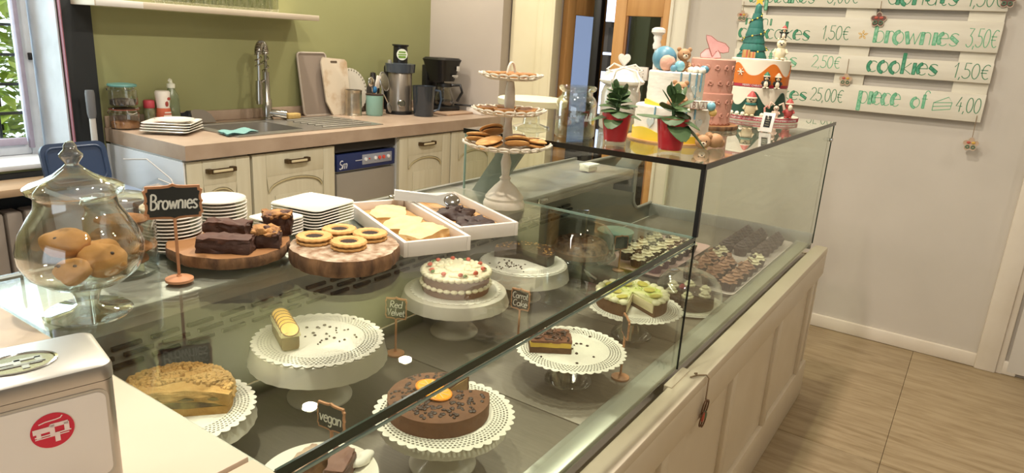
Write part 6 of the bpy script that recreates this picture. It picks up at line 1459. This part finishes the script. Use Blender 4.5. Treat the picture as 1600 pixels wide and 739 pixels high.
# ================================================================ MENU BOARD
mb = thing('menu_board', 'white pallet-board menu with green hand lettering on the wall', 'menu board', (3.80, .59, 1.12))
M_plank = mat('plank_white', '#dcd5c3', .6, col2='#cfc6b2', scale=6, contrast=.6, stretch=(6, .8, 6), bump=.15)
M_gd = mat('ink_green', '#2f7a52', .7); M_gl = mat('ink_green_light', '#9cc4a6', .7, col2='#63a67e', scale=90, contrast=.3); M_gp = mat('ink_pale', '#5fa87c', .7)
M_gds = mat('ink_dark_stem', '#5f9f80', .7, col2='#2f7a58', scale=90, contrast=.3)
XF = 3.762
def ml(g, name, m, par, **k):
    g.v = [(a-3.80, b-.59, c-1.12) for a, b, c in g.v]; return g.build(name, m, par, **k)
planks = []
yl, yr = 1.158, .014
for z0, z1 in ((1.145, 1.268), (1.316, 1.403), (1.447, 1.577), (1.620, 1.745), (1.79, 1.91)):
    planks.append(ml(G().box((XF+.009, (yl+yr)/2, (z0+z1)/2), (.018, yl-yr, z1-z0), .0025), 'plank', M_plank, mb))
for ya, yb in ((1.158, 1.03), (.655, .522), (.152, .016)): ml(G().box((XF+.0265, (ya+yb)/2, 1.53), (.017, ya-yb, .76), .002), 'batten', M_plank, mb)
def write(pl, txt, y0, y1, z, h, pen=.0032, fat=0, pale=False, dark=False, slant=0):
    g, s_, wd = lettering(txt, h, pen, fat, fitw=y0-y1, slant=slant)
    T = lambda q: [(XF-.0006+b*.9, y0-a, z+c) for a, b, c in q]
    g.v = T(g.v); s_.v = T(s_.v)
    ml(g, 'lettering', M_gp if pale else M_gd, pl, smooth=False)
    if s_.f: ml(s_, 'lettering', M_gds if dark else M_gl, pl, smooth=False)
p4, p3_, p2_, p1_, p0_ = planks
write(p1_, 'cupcakes', 1.12, .80, 1.637, .115, .0034, .13); write(p1_, '3,00€', .745, .605, 1.640, .085); write(p1_, 'donuts', .485, .20, 1.640, .115, .0034, .13, dark=True); write(p1_, '1,50€', .165, .03, 1.638, .085)
write(p2_, 'mini', 1.125, .985, 1.527, .055, .0030, .12); write(p2_, 'cupcakes', 1.150, .795, 1.462, .085, .0034, .13, dark=True); write(p2_, '1,50€', .742, .616, 1.472, .070)
write(p2_, 'brownies', .512, .165, 1.468, .098, .0032, .14, pale=True); write(p2_, '3,50€', .138, .020, 1.468, .085, pale=True)
write(p3_, 'muffins', 1.145, .835, 1.332, .080, .0032, .14, pale=True); write(p3_, '2,50€', .768, .632, 1.337, .062, pale=True); write(p3_, 'cookies', .515, .220, 1.334, .092, .0034, .14, dark=True); write(p3_, '1,50€', .160, .020, 1.332, .072)
write(p4, 'cakes', .985, .76, 1.170, .075, .0034, .14, dark=True); write(p4, '25,00€', .747, .592, 1.176, .068); write(p4, 'piece', .527, .345, 1.183, .105, .0032, .14, pale=True); write(p4, 'of', .302, .232, 1.185, .082, .0032, .12, pale=True); write(p4, '4,00', .122, .024, 1.184, .072)
g = G()
for ln in ([(.210, .185-.005), (.210, .215), (.155, .245), (.138, .222), (.210, .215)], [(.210, .180), (.140, .192), (.138, .222)], [(.210, .198), (.139, .207)]):
    ribbon(g, [(-a, b+1.0) for a, b in ln], .003)
g.v = [(XF-.0006, -a, c) for a, b, c in g.v]; ml(g, 'cake_drawing', M_gp, p4, smooth=False)
g = G()
for k in range(5): a = 2*pi*k/5+.3; ribbon(g, [(.004*cos(a), .004*sin(a)), (.014*cos(a+.25), .014*sin(a+.25)), (.022*cos(a), .022*sin(a)), (.014*cos(a-.25), .014*sin(a-.25)), (.004*cos(a), .004*sin(a))], .003)
g.v = [(XF-.0006, .560-a, 1.50+c) for a, b, c in g.v]; ml(g, 'flower_drawing', mat('ink_gold', '#d5a53a', .7), p2_, smooth=False)
# hanging flower tags
M_tagw = mat('tag_wood', '#b79a80', .6); M_twine = mat('twine', '#8a745a', .9); M_tagr = mat('tag_red', '#b0503f', .5); M_tagg = mat('tag_green', '#4d6f52', .5)
def flower_tag(label, y, z, s_, string, x=XF-.006, kind=0, rot=None):
    t = thing('flower_tag', label, 'ornament', (x, y, z), 0, 'hanging flower tags')
    M_ = Matrix(((0, 0, 1, 0), (-1, 0, 0, 0), (0, 1, 0, 0), (0, 0, 0, 1)))
    if rot is not None: M_ = Matrix.Rotation(rot, 4, 'Z') @ M_
    out = [(s_*(.72+.42*abs(cos(2.5*a)))*sin(a), s_*(.72+.42*abs(cos(2.5*a)))*cos(a)) for a in [2*pi*i/60 for i in range(60)]]
    g = G(); g.M = M_; g.prism(out, -.0015, .0015); b_ = g.build('plate', mat('tag_back', '#6d4a3f', .6) if kind else M_tagw, t)
    g = G(); g.M = M_; g.tube([(p[0], p[1], -.001) for p in out], s_*.07, 5, closed=True); g.build('rim', mat('tag_rim', '#b9a690', .6), b_)
    for k in range(2):
        g = G(); g.M = M_ @ Matrix.Translation((s_*(.4 if k else -.4), -s_*.42, -.003)); g.tube([(s_*.24*cos(a), s_*.24*sin(a), 0) for a in [2*pi*i/14 for i in range(14)]], s_*.09, 5, closed=True); g.build('ring', M_tagg, b_)
        g = G(); g.M = M_ @ Matrix.Translation((s_*(.35 if k else -.35), s_*.3, -.003)); g.ell((0, 0, 0), (s_*.3, s_*.22, .002), 12, 6); g.build('blossom', M_tagr if k == kind % 2 or kind else mat('tag_gold', '#c59a3f', .5), b_)
    if string: g = G(); g.tube([(0, 0, s_*1.1), (0, .002, s_*1.1+string)], .0015, 5); g.build('twine', M_twine, t)
    return t
flower_tag('flower tag hanging at the left end of the top plank', 1.143, 1.567, .024, .045)
flower_tag('red flower tag hanging in the middle over the brownies plank', .505, 1.570, .030, .05, kind=1)
flower_tag('flower tag hanging in the middle under the cookies plank', .598, 1.287, .026, .07)
flower_tag('flower tag hanging below the lower right corner of the menu', .030, 1.046, .027, .10)
flower_tag('red flower tag at the upper right end of the menu', .022, 1.665, .028, .03, kind=1)
# tag on the counter front
t = thing('wire_flower_tag', 'wire flower ornament on a twine hanging over the counter ledge', 'ornament', (1.478, .4095, .565), 0)
M_w = mat('wire_brown', '#6d4f38', .5, .3)
for k in range(4):
    a = 2*pi*k/4+.5; c_ = (.012*cos(a), -.004, -.006+.022*sin(a)); g = G(); g.tube([(c_[0]+.013*cos(b), -.004-.002*sin(b), c_[2]+.020*sin(b)) for b in [2*pi*i/16 for i in range(16)]], .0018, 5, closed=True); g.build('wire_petal', M_w, t)
G().ell((-.006, -.004, -.012), (.008, .004, .014), 12, 8).build('bead', M_tagr, t); G().ell((.009, -.004, -.014), (.007, .004, .011), 12, 8).build('bead', M_tagg, t)
G().tube([(0, -.003, .03), (0, -.003, .085), (-.004, .003, .0935), (-.02, .02, .0935), (-.04, .028, .0935)], .0018, 5).tube([(-.022, .018, .0945), (-.018, .026, .0955), (-.012, .022, .0945)], .002, 5).build('twine', M_twine, t)

# rack and paper fixed on the wooden door
t = thing('wire_rack', 'white perforated plastic rack on the wooden door', 'rack', (3.80, 1.725, 1.235))
G().box((-.012, 0, 0), (.02, .16, .075), .004).build('panel', M_wp, t)
for i in range(6):
    for j in range(3): G().box((-.0225, -.055+.022*i, -.018+.018*j), (.001, .006, .006)).build('slot', mat('slot_grey', '#8f877c', .7), t, smooth=False)
tag(G().box((3.775, 1.78, 1.155), (.004, .075, .085), .001).build('paper_note', mat('paper_lilac', '#d5d3dc', .8)), 'white paper note under the rack on the wooden door', 'paper')
t = thing('fuse_box', 'upper white box on the dark passage wall', 'box', (4.85, 2.47, 1.44)); G().box((0, 0, 0), (.08, .10, .22), .006).build('cover', M_wp, t); G().box((-.02, -.06, -.02), (.06, .05, .18), .005).build('side_cover', mat('pale_grey', '#b9b6b2', .5), t)
t = thing('fuse_box', 'lower white box on the dark passage wall', 'box', (4.85, 2.48, 1.25)); G().box((0, 0, 0), (.08, .11, .12), .006).build('cover', mat('pale_grey', '#b9b6b2', .5), t)
t = thing('pink_bow', 'pink ribbon bow hanging in the passage', 'bow', (4.80, 2.33, 1.32))
for s_ in (-1, 1): G().ell((0, s_*.03, .01*s_), (.02, .035, .03), 14, 8).build('loop', mat('bow_pink', '#b8456a', .5), t)
G().ell((0, 0, 0), (.022, .012, .014), 12, 8).build('knot', mat('bow_pink', '#b8456a', .5), t)

# bush outside the kitchen window
random.seed(3)
bs = thing('garden_bush', 'bright yellow-green leafy bush outside the kitchen window', 'bush', (1.6, 4.6, 0))
g = G()
for i in range(9000):
    p = Vector((random.gauss(0, .75), random.gauss(0, .28), random.uniform(.2, 2.8))); az_ = random.uniform(0, 6.28); el = random.uniform(-.9, .5); L = random.uniform(.07, .14)
    d = Vector((cos(az_)*cos(el), sin(az_)*cos(el), sin(el))); s_ = d.cross(Vector((0, 0, 1))).normalized()*L*.32; k = Vector((0, 0, L*.08))
    g.add([p, p+d*L*.4+s_+k, p+d*L, p+d*L*.4-s_+k], [(0, 1, 2), (0, 2, 3)])
lf = g.build('leaves', mat('bush_leaf', '#b4cf52', .5, col2='#e2ea8c', scale=4), bs, smooth=False); lf['kind'] = 'stuff'
for k in range(7): G().tube([(-.6+.2*k, 0, 0), (-.5+.18*k, .05, 1.0), (-.62+.2*k, .0, 2.2)], [.02, .014, .006], 6).build('branch', mat('bark_dark', '#4a3a2c', .9), bs)
tag(G().box((1.5, 5.2, -.06), (6, 3.4, .1)).build('garden_ground', mat('soil_out', '#6d6250', .95, col2='#7d8a52', scale=4), smooth=False), kind='structure')
